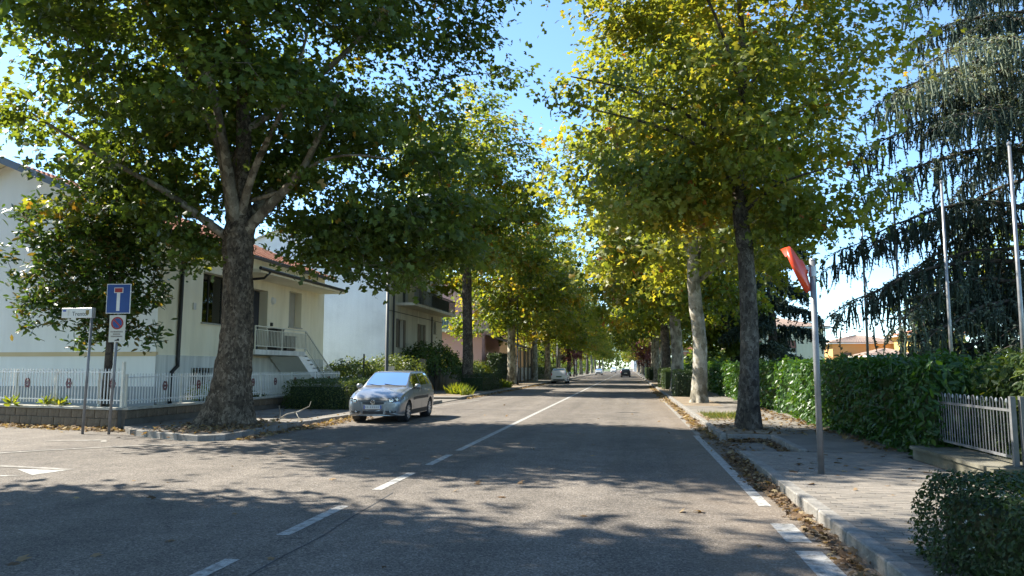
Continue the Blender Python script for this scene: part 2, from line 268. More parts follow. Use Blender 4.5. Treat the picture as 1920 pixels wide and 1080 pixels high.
# ------------------------------------------------------------------ mesh helpers
class MB:
    def __init__(s): s.v = []; s.f = []
    def quad(s, a, b, c, d):
        i = len(s.v); s.v += [tuple(a), tuple(b), tuple(c), tuple(d)]; s.f.append((i, i + 1, i + 2, i + 3)); return s
    def poly(s, pts):
        i = len(s.v); s.v += [tuple(p) for p in pts]; s.f.append(tuple(range(i, i + len(pts)))); return s
    def box(s, x0, x1, y0, y1, z0, z1):
        i = len(s.v)
        s.v += [(x0, y0, z0), (x1, y0, z0), (x1, y1, z0), (x0, y1, z0), (x0, y0, z1), (x1, y0, z1), (x1, y1, z1), (x0, y1, z1)]
        for q in ((3, 2, 1, 0), (4, 5, 6, 7), (0, 1, 5, 4), (1, 2, 6, 5), (2, 3, 7, 6), (3, 0, 4, 7)): s.f.append(tuple(i + k for k in q))
        return s
    def bar(s, a, b, w, h=None, up=(0, 0, 1)):
        a = Vector(a); b = Vector(b); h = h or w; d = (b - a).normalized(); up = Vector(up)
        if abs(d.dot(up)) > 0.95: up = Vector((0, 1, 0))
        x = d.cross(up).normalized() * w / 2; y = x.cross(d).normalized() * h / 2
        i = len(s.v)
        for p in (a, b): s.v += [tuple(p - x - y), tuple(p + x - y), tuple(p + x + y), tuple(p - x + y)]
        for q in ((0, 1, 2, 3), (7, 6, 5, 4), (0, 4, 5, 1), (1, 5, 6, 2), (2, 6, 7, 3), (3, 7, 4, 0)): s.f.append(tuple(i + k for k in q))
        return s
    def tube(s, pts, rad, n=8, cap=True):
        pts = [Vector(p) for p in pts]; k = len(pts)
        if not hasattr(rad, '__len__'): rad = [rad] * k
        i0 = len(s.v); prev = None
        for j, p in enumerate(pts):
            d = (pts[min(j + 1, k - 1)] - pts[max(j - 1, 0)])
            d = d.normalized() if d.length > 1e-9 else Vector((0, 0, 1))
            if prev is None:
                u = Vector((1, 0, 0)) if abs(d.x) < 0.9 else Vector((0, 1, 0)); u = (u - d * u.dot(d)).normalized()
            else:
                u = (prev - d * prev.dot(d)); u = u.normalized() if u.length > 1e-6 else Vector((1, 0, 0))
            prev = u; w = d.cross(u)
            for q in range(n):
                t = 2 * math.pi * q / n
                s.v.append(tuple(p + (u * math.cos(t) + w * math.sin(t)) * rad[j]))
        for j in range(k - 1):
            for q in range(n):
                a = i0 + j * n + q; b = i0 + j * n + (q + 1) % n
                s.f.append((a, b, b + n, a + n))
        if cap:
            s.f.append(tuple(i0 + q for q in reversed(range(n)))); s.f.append(tuple(i0 + (k - 1) * n + q for q in range(n)))
        return s
    def disc(s, c, r, normal, n=20):
        c = Vector(c); d = Vector(normal).normalized(); u = d.orthogonal().normalized(); w = d.cross(u)
        return s.poly([c + (u * math.cos(2 * math.pi * q / n) + w * math.sin(2 * math.pi * q / n)) * r for q in range(n)])
    def mesh(s, name, smooth=False):
        me = bpy.data.meshes.new(name); me.from_pydata(s.v, [], s.f)
        if smooth:
            me.polygons.foreach_set('use_smooth', [True] * len(me.polygons))
        me.update(); return me
    def build(s, name, mat, parent=None, smooth=False):
        return obj(name, s.mesh(name, smooth), mat, parent)
def obj(name, me, mat=None, parent=None, loc=None):
    o = bpy.data.objects.new(name, me); col.objects.link(o)
    if mat and not me.materials: me.materials.append(MATS[mat])
    if parent: o.parent = parent
    if loc is not None: o.location = loc
    return o
def tag(o, label, cat, group=None, kind=None):
    if label: o['label'] = label
    if cat: o['category'] = cat
    if group: o['group'] = group
    if kind: o['kind'] = kind
    return o
def thing(name, label, cat, loc=(0, 0, 0), rz=0, group=None):
    o = bpy.data.objects.new(name, None); col.objects.link(o); o.location = loc; o.rotation_euler = (0, 0, rz)
    o.empty_display_size = 0.2
    return tag(o, label, cat, group)
def struct(o): o['kind'] = 'structure'; return o
def bevel_mesh(me, w, seg=1):
    bm = bmesh.new(); bm.from_mesh(me)
    bmesh.ops.remove_doubles(bm, verts=bm.verts, dist=1e-5)
    bmesh.ops.bevel(bm, geom=[e for e in bm.edges], offset=w, segments=seg, affect='EDGES', profile=0.5)
    bm.to_mesh(me); bm.free(); return me
def tri_mesh(name, V, F, tint=None, smooth=False):
    """numpy triangle soup -> mesh, optional per point float attribute 'tint'"""
    V = np.asarray(V, np.float32); F = np.asarray(F, np.int32)
    me = bpy.data.meshes.new(name)
    me.vertices.add(len(V)); me.vertices.foreach_set('co', V.ravel())
    me.loops.add(F.size); me.loops.foreach_set('vertex_index', F.ravel())
    me.polygons.add(len(F)); me.polygons.foreach_set('loop_start', np.arange(0, F.size, 3, dtype=np.int32))
    if tint is not None:
        a = me.attributes.new('tint', 'FLOAT', 'POINT'); a.data.foreach_set('value', np.asarray(tint, np.float32))
    me.update(calc_edges=True)
    return me
def rot_noise(P, seed, scale):
    """cheap smooth 3d noise in about -1..1 from sines"""
    g = np.random.default_rng(seed); out = np.zeros(len(P))
    for k in range(6):
        w = g.normal(size=3) * scale * (1 + 0.5 * k); out += np.sin(P @ w + g.uniform(0, 6.28)) / (1 + 0.5 * k)
    return out / 2.6
# leaf templates: (u along the blade, v across, w normal), triangles
T_PLANE = (np.array([(0, 0, 0), (0.08, 0.44, -.12), (0.28, 0.19, -.02), (0.62, 0.48, -.14), (0.60, 0.17, -.05), (1.0, 0.0, -.18), (0.60, -0.17, -.05), (0.62, -0.48, -.14), (0.28, -0.19, -.02), (0.08, -0.44, -.12)], float),
           np.array([(0, 2, 1), (2, 4, 3), (4, 6, 5), (6, 8, 7), (8, 0, 9), (0, 8, 2), (2, 8, 6), (2, 6, 4)]))
T_STAR = (np.array([(0, 0, 0), (0.15, 0.42, -.1), (0.45, 0.14, 0), (0.75, 0.42, -.12), (1.0, 0, -.15), (0.75, -0.42, -.12), (0.45, -0.14, 0), (0.15, -0.42, -.1)], float),
          np.array([(0, 2, 1), (2, 4, 3), (4, 6, 5), (6, 0, 7), (0, 6, 2), (2, 6, 4)]))
T_OVAL = (np.array([(0, 0, 0), (0.35, 0.19, 0.05), (0.75, 0.15, 0.02), (1, 0, -.06), (0.75, -0.15, 0.02), (0.35, -0.19, 0.05), (0.5, 0, -0.03)], float),
          np.array([(0, 6, 1), (1, 6, 2), (2, 6, 3), (3, 6, 4), (4, 6, 5), (5, 6, 0)]))
T_DIAM = (np.array([(0, 0, 0), (0.5, 0.26, 0.04), (1, 0, -.04), (0.5, -0.26, 0.04)], float), np.array([(0, 2, 1), (0, 3, 2)]))
T_BLADE = (np.array([(0, .06, 0), (0, -.06, 0), (0.55, .045, .02), (0.55, -.045, .02), (1, 0, -.1)], float), np.array([(0, 1, 3), (0, 3, 2), (2, 3, 4)]))
def unit(a): return a / np.maximum(np.linalg.norm(a, axis=-1, keepdims=True), 1e-9)
def leaf_soup(C, Nrm, D, size, tmpl):
    """place a template leaf at each centre; Nrm = blade normal, D = wished blade direction"""
    Nrm = unit(Nrm); D = unit(D - Nrm * np.sum(D * Nrm, 1, keepdims=True)); B = np.cross(Nrm, D)
    tv, tf = tmpl; n, k = len(C), len(tv)
    V = C[:, None, :] + size[:, None, None] * (tv[None, :, 0:1] * D[:, None, :] + tv[None, :, 1:2] * B[:, None, :] + tv[None, :, 2:3] * Nrm[:, None, :])
    F = tf[None] + (np.arange(n) * k)[:, None, None]
    return V.reshape(-1, 3), F.reshape(-1, 3), k
def leaves_obj(name, C, Nrm, D, size, tint, tmpl, mat, parent=None, kind=None):
    V, F, k = leaf_soup(C, Nrm, D, size, tmpl)
    o = obj(name, tri_mesh(name, V, F, np.repeat(np.clip(tint, 0, 1), k)), mat, parent)
    if kind: o['kind'] = kind
    return o

# ================================================================== SETTING
rng = np.random.default_rng(7); rnd = random.Random(5)
def sheet(name, pts, z, mat):
    return struct(MB().poly([(x, y, z) for x, y in pts]).build(name, mat))
sheet('ground', [(-2500, -600), (2500, -600), (2500, 4000), (-2500, 4000)], -0.03, 'lawn')
sheet('road', [(-9.2, -60), (3.3, -60), (3.3, 900), (-9.2, 900)], 0.0, 'asphalt')
sheet('side_street', [(-140, -14), (-9.2, -14), (-9.2, 30), (-12.4, 30), (-12.4, 17.3), (-30, 22.0), (-140, 50)], -0.003, 'asphalt')
# painted markings, 4 mm above the road
def mark(pts, mat='road_paint', z=0.004): return struct(MB().poly([(x, y, z) for x, y in pts]).build('road_marking', mat))
def stripe(x, y0, y1, w, mat='road_paint', dx=0.0): mark([(x - w / 2, y0), (x + w / 2, y0), (x + dx + w / 2, y1), (x + dx - w / 2, y1)], mat)
for y0, y1 in ((3.2, 4.4), (5.0, 5.85), (6.74, 8.25), (9.36, 10.95), (11.87, 13.3)): stripe(-3.22, y0, y1, 0.13)
stripe(-3.22, 14.0, 240, 0.13)
for y0, y1 in ((5.9, 6.85), (7.18, 8.0)): stripe(1.47, y0, y1, 0.22)
stripe(1.48, 8.95, 17.9, 0.14); stripe(1.55, 18.0, 40, 0.12, 'road_paint_faded'); stripe(1.6, 42, 120, 0.12, 'road_paint_faded')
mark([(-11.2, 10.98), (-8.46, 10.55), (-8.50, 10.43), (-11.2, 10.80)], 'road_paint_faded')
mark([(-9.35, 10.40), (-8.50, 10.42), (-8.60, 9.86)])
mark([(-11.0, 9.80), (-9.00, 9.80), (-8.66, 9.84), (-8.9, 9.70), (-11.0, 9.62)], 'road_paint_faded')
mark([(-8.0, 28.5), (-7.86, 28.5), (-7.2, 36.0), (-7.34, 36.0)], 'road_paint_faded')
# old faded stop line / tar seams of the side street
mark([(-12.6, 11.0), (-10.9, 13.0), (-9.6, 14.1), (-8.6, 14.2), (-8.6, 14.06), (-9.55, 13.95), (-10.85, 12.85), (-12.5, 10.85)], 'road_paint_faded')
mark([(-12.3, 14.5), (-11.25, 14.9), (-10.9, 14.45), (-10.95, 14.34), (-11.25, 14.72), (-12.3, 14.36)], 'road_paint_faded')
def seam(pts, w):
    for a, b in zip(pts[:-1], pts[1:]):
        a = Vector(a); b = Vector(b); d = (b - a).normalized(); p = Vector((-d.y, d.x)) * w / 2
        mark([a - p, b - p, b + p, a + p], 'tar', 0.003)
def wiggle(a, b, n, amp, seed):
    g = random.Random(seed); a = Vector(a); b = Vector(b); d = (b - a).normalized(); p = Vector((-d.y, d.x))
    return [a.lerp(b, i / n) + p * (g.uniform(-amp, amp) if 0 < i < n else 0) for i in range(n + 1)]
seam(wiggle((-2.75, 3.5), (-2.95, 9.2), 7, 0.05, 1), 0.018)
seam(wiggle((-13.0, 10.9), (-10.6, 13.4), 8, 0.08, 2), 0.03)
seam([(-4.9, 13.0), (-3.95, 13.05)], 0.05); seam([(-4.9, 13.0), (-4.95, 12.5)], 0.04)
seam(wiggle((-2.9, 12.0), (-2.4, 13.4), 5, 0.04, 3), 0.02)
struct(MB().box(-3.9, -3.3, 21.6, 21.75, 0.002, 0.005).build('road_marking', 'tar'))

# ------------------------------------------------------------------ pavements
def slab(name, pts, z, mat, low=-0.02):
    m = MB(); k = len(pts); m.poly([(x, y, z) for x, y in pts])
    for i in range(k):
        a, b = pts[i], pts[(i + 1) % k]; m.quad((a[0], a[1], low), (b[0], b[1], low), (b[0], b[1], z), (a[0], a[1], z))
    return struct(m.build(name, mat))
KL = [(-11.35, 15.95), (-10.6, 15.5), (-9.75, 15.08), (-9.05, 14.86), (-8.68, 14.98), (-8.56, 15.5), (-8.68, 17.2), (-8.72, 18.6), (-8.60, 20.2), (-8.50, 22.5), (-8.38, 27), (-8.30, 32.8)]
pave_l = slab('pavement', [(-12.55, 17.2), (-11.6, 16.15), (-11.3, 16.1), (-10.55, 15.65), (-9.7, 15.22), (-9.07, 15.0), (-8.8, 15.06), (-8.7, 15.5), (-8.82, 17.2), (-8.86, 18.6), (-8.74, 20.2), (-8.64, 22.5), (-8.52, 27), (-8.44, 33), (-12.55, 33)], 0.115, 'paving_asphalt')
slab('pavement', [(-8.3, 33.0), (-8.3, 36.2), (-12.55, 36.2), (-12.55, 33.0)], 0.03, 'paving_asphalt')
pave_l2 = slab('pavement', [(-8.36, 36.2), (-8.34, 320), (-12.55, 320), (-12.55, 36.2)], 0.115, 'paving_asphalt')
pave_r = slab('pavement', [(2.0, -8), (4.42, -8), (4.42, 13.2), (4.95, 13.75), (2.0, 13.75)], 0.110, 'paver_bed')
slab('pavement', [(3.04, 13.75), (5.0, 13.75), (5.0, 16.74), (3.04, 16.74)], 0.118, 'paving_asphalt')
pave_r2 = slab('pavement', [(2.02, 16.74), (5.0, 16.74), (5.0, 320), (2.02, 320)], 0.118, 'paving_asphalt')
slab('ramp', [(1.9, 13.75), (3.04, 13.75), (3.04, 16.6), (1.9, 16.6)], 0.022, 'paving_asphalt')
# planting beds: earth round the trees
def blob(name, cx, cy, rx, ry, z, mat, seed, n=28):
    g = random.Random(seed); ph = [g.uniform(0, 6.28) for _ in range(3)]
    pts = []
    for i in range(n):
        t = 2 * math.pi * i / n; k = 1 + 0.10 * math.sin(3 * t + ph[0]) + 0.07 * math.sin(5 * t + ph[1])
        pts.append((cx + rx * k * math.cos(t), cy + ry * k * math.sin(t), z))
    m = MB(); c = len(m.v); m.v.append((cx, cy, z + 0.02)); m.v += pts
    for i in range(n): m.f.append((c, c + 1 + i, c + 1 + (i + 1) % n))
    return struct(m.build(name, mat))
blob('planting_bed', -9.75, 17.4, 0.98, 1.9, 0.119, 'earth', 1)
sheet('planting_bed', [(2.04, 16.78), (3.35, 16.78), (3.35, 19.9), (2.04, 19.9)], 0.122, 'earth')
sheet('planting_bed', [(2.04, 21.5), (3.5, 21.5), (3.5, 25.0), (2.04, 25.0)], 0.122, 'earth')
sheet('planting_bed', [(2.04, 29.5), (3.5, 29.5), (3.5, 110), (2.04, 110)], 0.122, 'earth')
sheet('planting_bed', [(-10.9, 38.0), (-8.40, 38.0), (-8.40, 72), (-10.9, 72)], 0.119, 'earth')
# kerbstones, each its own stone on shared meshes
def stone_mesh(L, w, h):
    me = MB().box(-L / 2, L / 2, -w / 2, w / 2, 0, h).mesh('kerbstone'); bevel_mesh(me, 0.012); me.materials.append(MATS['kerb']); return me
def kerb_run(parent, path, L, w, h, side, mesh=None):
    """stones laid along path; the path is the road face, side=+1 puts the stone left of the walking direction"""
    me = mesh or stone_mesh(L - 0.012, w, h + 0.05)
    P = [Vector(p) for p in path]; seg = [(b - a).length for a, b in zip(P[:-1], P[1:])]; tot = sum(seg)
    n = max(1, int(tot / L)); st = tot / n
    def at(s):
        for a, b, l in zip(P[:-1], P[1:], seg):
            if s <= l: return a.lerp(b, s / l)
            s -= l
        return P[-1]
    for i in range(n):
        a = at(i * st); b = at((i + 1) * st); d = (b - a); u = d.normalized(); nrm = Vector((-u.y, u.x)) * side
        c = (a + b) / 2 + nrm * w / 2
        o = bpy.data.objects.new('kerbstone', me); col.objects.link(o); o.parent = parent
        o.location = (c.x, c.y, -0.05 + rnd.uniform(-0.006, 0.006)); o.rotation_euler = (rnd.uniform(-.012, .012), rnd.uniform(-.006, .006), math.atan2(u.y, u.x) + rnd.uniform(-.01, .01))
        o.scale = (d.length / L, 1, 1)
kl = struct(bpy.data.objects.new('kerb', None)); col.objects.link(kl)
kerb_run(kl, KL, 0.62, 0.15, 0.13, 1)
kl2 = struct(bpy.data.objects.new('kerb', None)); col.objects.link(kl2)
kerb_run(kl2, [(-8.22, 36.2), (-8.2, 72)], 1.0, 0.15, 0.13, 1)
struct(MB().box(-8.35, -8.2, 72.1, 320, -0.02, 0.13).build('kerb', 'kerb'))
kr = struct(bpy.data.objects.new('kerb', None)); col.objects.link(kr)
big = stone_mesh(0.99, 0.15, 0.175)
kerb_run(kr, [(1.85, 3.0), (1.85, 10.2)], 1.0, 0.15, 0.085, -1, big)
tall = stone_mesh(0.99, 0.15, 0.17)
kerb_run(kr, [(1.85, 10.25), (1.87, 13.75)], 1.0, 0.15, 0.125, -1, tall)
kr2 = struct(bpy.data.objects.new('kerb', None)); col.objects.link(kr2)
wide = stone_mesh(0.99, 0.13, 0.20)
kerb_run(kr2, [(1.88, 16.74), (1.88, 62)], 1.0, 0.15, 0.15, -1, wide)
kerb_run(kr2, [(2.03, 16.60), (3.02, 16.60)], 1.0, 0.13, 0.15, 1, wide)
kerb_run(kr2, [(2.90, 13.8), (2.90, 16.58)], 1.0, 0.13, 0.12, -1, wide)
struct(MB().box(1.88, 2.02, 62.1, 320, -0.02, 0.145).build('kerb', 'kerb'))
# concrete pavers with slanted ends, running bond across the pavement; nearest ones single, the rest joined
def paver_pts(): 
    L, W = 0.216, 0.108; s = 0.018
    return [(-L / 2 + 0.0025 - s / 2, -W / 2 + 0.003), (L / 2 - 0.0025 - s / 2, -W / 2 + 0.003), (L / 2 - 0.0025 + s / 2, W / 2 - 0.003), (-L / 2 + 0.0025 + s / 2, W / 2 - 0.003)]
def paver_geo(m, x, y, z, flip):
    pts = [(px * (-1 if flip else 1), py) for px, py in paver_pts()]
    if flip: pts = pts[::-1]
    c = 0.006; i = len(m.v)
    m.v += [(x + p[0], y + p[1], z - 0.045) for p in pts] + [(x + p[0], y + p[1], z - 0.006) for p in pts] + [(x + p[0] * (1 - 0.02), y + p[1] * (1 - 0.06), z) for p in pts]
    for k in range(4):
        j = (k + 1) % 4; m.f.append((i + k, i + j, i + 4 + j, i + 4 + k)); m.f.append((i + 4 + k, i + 4 + j, i + 8 + j, i + 8 + k))
    m.f.append((i + 8, i + 9, i + 10, i + 11))
pm = []
for fl in (0, 1):
    for mt in ('paver', 'paver_dark'):
        m = MB(); paver_geo(m, 0, 0, 0, fl); me = m.mesh('paver'); me.materials.append(MATS[mt]); pm.append(me)
allp = []
for r in range(int((13.7 - 3.6) / 0.108)):
    y = 3.66 + r * 0.108; off = 0.108 if r % 2 else 0.0
    for c in range(14):
        x = 1.995 + off + c * 0.216
        if x > 4.42 + (0.5 if y > 13.3 else 0) - 0.1: continue
        allp.append((x, y, r % 2))
near = sorted([p for p in allp if p[1] > 5.7 and not (p[1] < 6.6 and p[0] > 2.5)], key=lambda p: p[1])[:300]
ns = set((p[0], p[1]) for p in near); rest = MB()
for x, y, fl in allp:
    z = 0.118 + rnd.uniform(-0.0025, 0.0025)
    if (x, y) in ns:
        o = bpy.data.objects.new('paver', pm[fl * 2 + (rnd.random() < 0.4)]); col.objects.link(o); o.parent = pave_r
        o.location = (x, y, z); o.rotation_euler = (rnd.uniform(-.012, .012), rnd.uniform(-.012, .012), rnd.uniform(-.01, .01))
    else: paver_geo(rest, x, y, z, fl)
rest.build('paver_field', 'paver', pave_r)['kind'] = 'stuff'

# ================================================================== BUILDINGS
def facade(P, a0, a1, b0, b1, holes, depth):
    """wall face in (a,b) with openings and their reveals; P(a,b,d) -> xyz, d goes inwards"""
    A = sorted({a0, a1, *[h[0] for h in holes], *[h[1] for h in holes]}); B = sorted({b0, b1, *[h[2] for h in holes], *[h[3] for h in holes]})
    m = MB()
    for i in range(len(A) - 1):
        for j in range(len(B) - 1):
            ca_, cb_ = (A[i] + A[i + 1]) / 2, (B[j] + B[j + 1]) / 2
            if any(h[0] < ca_ < h[1] and h[2] < cb_ < h[3] for h in holes): continue
            m.quad(P(A[i], B[j], 0), P(A[i + 1], B[j], 0), P(A[i + 1], B[j + 1], 0), P(A[i], B[j + 1], 0))
    for h in holes:
        x0, x1, z0, z1 = h[:4]; d = depth
        for (p, q) in (((x0, z0), (x0, z1)), ((x0, z1), (x1, z1)), ((x1, z1), (x1, z0)), ((x1, z0), (x0, z0))):
            m.quad(P(*p, 0), P(*q, 0), P(*q, d), P(*p, d))
    return m
def pbox(m, P, a0, a1, b0, b1, d0, d1):
    """box in facade coordinates"""
    i = len(m.v); m.v += [tuple(P(a, b, d)) for d in (d0, d1) for a, b in ((a0, b0), (a1, b0), (a1, b1), (a0, b1))]
    for q in ((0, 1, 2, 3), (7, 6, 5, 4), (0, 4, 5, 1), (1, 5, 6, 2), (2, 6, 7, 3), (3, 7, 4, 0)): m.f.append(tuple(i + k for k in q))
    return m
def window(parent, P, h, depth, mullions=1, frame='white_iron', sill=True, name='window', blind=None):
    a0, a1, b0, b1 = h[:4]; f = MB(); t = 0.07; d0, d1 = depth - 0.06, depth - 0.005
    pbox(f, P, a0, a0 + t, b0, b1, d0, d1); pbox(f, P, a1 - t, a1, b0, b1, d0, d1)
    pbox(f, P, a0 + t, a1 - t, b0, b0 + t, d0, d1); pbox(f, P, a0 + t, a1 - t, b1 - t, b1, d0, d1)
    for k in range(mullions):
        c = a0 + (a1 - a0) * (k + 1) / (mullions + 1); pbox(f, P, c - 0.035, c + 0.035, b0 + t, b1 - t, d0, d1)
    w = f.build(name, frame, parent)
    pbox(MB(), P, a0 + t, a1 - t, b0 + t, b1 - t, depth - 0.035, depth - 0.03).build('pane', 'window_glass', w)
    pbox(MB(), P, a0, a1, b0, b1, depth + 0.5, depth + 0.55).build('interior', 'room_dark', w)
    if sill: pbox(MB(), P, a0 - 0.06, a1 + 0.06, b0 - 0.05, b0 - 0.002, -0.06, depth - 0.06).build('sill', 'cap_stone', w)
    if blind: pbox(MB(), P, a0 + 0.02, a1 - 0.02, b0 + (b1 - b0) * blind[1], b1 - 0.02, depth - 0.10, depth - 0.07).build('blind', blind[0], w)
    return w
def tiled_slope(name, e0, e1, r0, r1, mat, parent, pitch=0.22, course=0.42, samples=4, thick=0.05):
    """corrugated clay tile slope between eave edge e0-e1 and ridge edge r0-r1"""
    e0, e1, r0, r1 = map(Vector, (e0, e1, r0, r1)); L = (e1 - e0).length; S = ((r0 - e0).length + (r1 - e1).length) / 2
    nrm = (e1 - e0).cross(r0 - e0).normalized()
    if nrm.z < 0: nrm = -nrm
    nc = max(2, int(L / pitch)) * samples; nr = max(1, int(S / course)); V = []; F = []
    for j in range(nr):
        for jj, dz in ((0, 0.045), (1, 0.0)):
            t = (j + jj) / nr
            for i in range(nc + 1):
                s = i / nc; p = e0.lerp(e1, s).lerp(r0.lerp(r1, s), t)
                V.append(tuple(p + nrm * (thick + dz + 0.035 * abs(math.sin(math.pi * i / samples)))))
        b = j * 2 * (nc + 1)
        for i in range(nc):
            F.append((b + i, b + i + 1, b + nc + 2 + i, b + nc + 1 + i))
            if j: F.append((b - nc - 1 + i, b - nc + i, b + i + 1, b + i))
    me = bpy.data.meshes.new(name); me.from_pydata(V, [], F); me.update()
    o = obj(name, me, mat, parent); o['kind'] = 'stuff'
    und = MB(); up = nrm * (thick - 0.005); und.quad(e0, e1, r1, r0); und.quad(r0 + up, r1 + up, e1 + up, e0 + up)
    und.quad(e0, r0, r0 + up, e0 + up); und.quad(e1, e1 + up, r1 + up, r1); und.quad(e0, e0 + up, e1 + up, e1)
    return o, und

# ---------------- cream house with outside stair
H1 = thing('house', 'cream and white gabled house with outside stair behind a white picket fence', 'house', (-15.3, 22.4, 0))
def rel(root):
    L = Vector(root.location)
    return lambda x, y, z: (x - L.x, y - L.y, z - L.z)
q = rel(H1)
PS = lambda a, b, d: q(-15.3 - d, a, b)            # street face
PG = lambda a, b, d: q(a, 22.4 + d, b)             # gable face
W1, D1, W2, BW = (24.95, 26.9, 3.2, 5.06), (28.0, 29.9, 2.27, 4.83), (31.95, 33.25, 3.42, 5.06), (24.4, 26.0, 0.95, 1.55)
facade(PS, 22.4, 35.9, 1.98, 6.15, [W1, D1, W2], 0.42).build('wall', 'plaster_cream', H1)
facade(lambda a, b, d: q(-15.285 - d, a, b), 22.4, 35.9, -0.03, 1.95, [BW], 0.3).build('wall_base', 'plaster_grey', H1)
pbox(MB(), PS, 22.4, 35.9, 1.95, 1.98, -0.03, 0.2).build('ledge', 'plaster_grey', H1)
AP = (-21.2, 8.62)
m = MB(); m.poly([q(-27.1, 22.4, 2.08), q(-15.3, 22.4, 2.08), q(-15.3, 22.4, 6.15), q(AP[0], 22.4, AP[1]), q(-27.1, 22.4, 6.15)]); m.build('wall', 'plaster_white', H1)
pbox(MB(), PG, -27.1, -15.29, 1.94, 2.08, -0.015, 0.1).build('string_course', 'plaster_band', H1)
m = MB(); m.quad(q(-27.1, 22.405, 0.95), q(-15.3, 22.405, 0.95), q(-15.3, 22.405, 1.94), q(-27.1, 22.405, 1.94)); m.build('wall_base', 'plaster_white', H1)
pbox(MB(), PG, -27.1, -15.26, -0.03, 0.95, -0.03, 0.1).build('plinth', 'plinth_grey', H1)
m = MB(); m.quad(q(-15.3, 35.9, -.03), q(-27.1, 35.9, -.03), q(-27.1, 35.9, 6.15), q(-15.3, 35.9, 6.15)); m.poly([q(-15.3, 35.9, 6.15), q(-27.1, 35.9, 6.15), q(AP[0], 35.9, AP[1])])
m.quad(q(-27.1, 22.4, -.03), q(-27.1, 35.9, -.03), q(-27.1, 35.9, 6.15), q(-27.1, 22.4, 6.15)); m.build('wall', 'plaster_white', H1)
sl = (AP[1] - 6.15) / (AP[0] + 15.3); ez = 6.15 + sl * 0.45 + 0.02
o1, u1 = tiled_slope('roof_tiles', q(-14.85, 21.95, ez), q(-14.85, 36.3, ez), q(AP[0], 21.95, AP[1] + .02), q(AP[0], 36.3, AP[1] + .02), 'roof_tile', H1)
o2, u2 = tiled_slope('roof_tiles', q(-27.55, 21.95, ez), q(-27.55, 36.3, ez), q(AP[0], 21.95, AP[1] + .02), q(AP[0], 36.3, AP[1] + .02), 'roof_tile', H1, samples=2, course=0.8)
rf = u1.build('roof', 'plaster_cream', H1); u2.build('roof', 'plaster_cream', H1)
m = MB(); m.bar(q(-14.82, 21.93, ez + .02), q(AP[0], 21.93, AP[1] + .04), 0.04, 0.24); m.bar(q(-27.58, 21.93, ez + .02), q(AP[0], 21.93, AP[1] + .04), 0.04, 0.24); m.build('fascia', 'fascia', H1)
m = MB().tube([q(-14.80, 21.95, ez), q(-14.80, 36.3, ez)], 0.075, 8); m.build('gutter', 'black_metal', H1)
m = MB().tube([q(-14.8, 24.3, ez - .05), q(-14.95, 24.1, ez - .25), q(-15.2, 23.75, ez - .4), q(-15.22, 23.55, ez - .7), q(-15.22, 23.5, 1.95), q(-15.22, 23.5, 1.62), q(-15.22, 23.2, 1.42), q(-15.22, 23.15, 0.1)], 0.065, 8)
m.build('downpipe', 'black_metal', H1, True)
w = window(H1, PS, W1, 0.42, 1, 'black_metal'); 
window(H1, PS, W2, 0.42, 0, 'shutter_beige', blind=('shutter_beige', 0.02))
dr = MB(); pbox(dr, PS, 28.05, 29.85, 2.27, 4.78, 0.36, 0.40); dr = dr.build('door', 'door_navy', H1)
m = MB(); [pbox(m, PS, 28.15 + 0.85 * k, 28.9 + 0.85 * k, 2.45 + 1.15 * j, 3.45 + 1.15 * j, 0.345, 0.358) for k in (0, 1) for j in (0, 1)]; m.build('door_panel', 'door_navy', dr)
MB().bar(PS(28.92, 3.25, 0.30), PS(28.92, 3.40, 0.30), 0.03).build('handle', 'galvanised', dr)
bwin = window(H1, lambda a, b, d: q(-15.285 - d, a, b), BW, 0.3, 1, 'shutter_brown', sill=False, name='basement_window')
for k in range(9):
    MB().bar(q(-15.27, 24.45 + k * 0.19, 0.93), q(-15.27, 24.45 + k * 0.19, 1.57), 0.025).build('grille_bar', 'white_iron', bwin)
MB().bar(q(-15.25, 24.4, 1.25), q(-15.25, 26.0, 1.25), 0.025).build('grille_bar', 'white_iron', bwin)
MB().tube([PS(30.35, 4.45, 0), PS(30.35, 4.45, -0.10)], [0.17, 0.13], 16).build('wall_lamp', 'sign_white', H1, False)
pbox(MB(), PS, 30.2, 30.36, 3.35, 3.5, -0.05, 0).build('bell_box', 'black_metal', H1)
pbox(MB(), PS, 24.35, 24.52, 3.62, 3.86, -0.04, 0).build('vent', 'plaster_grey', H1)
# canopy over the landing
cn = pbox(MB(), PS, 26.6, 35.3, 5.22, 5.36, -1.36, -0.002).build('canopy', 'plaster_cream', H1)
MB().tube([q(-13.9, 26.5, 5.36), q(-13.9, 35.4, 5.36)], 0.07, 8).build('gutter', 'black_metal', cn)
MB().tube([q(-13.9, 27.3, 5.30), q(-14.1, 27.2, 5.05), q(-15.1, 26.95, 4.95), q(-15.23, 26.93, 4.6)], 0.05, 8).build('downpipe', 'black_metal', cn, True)
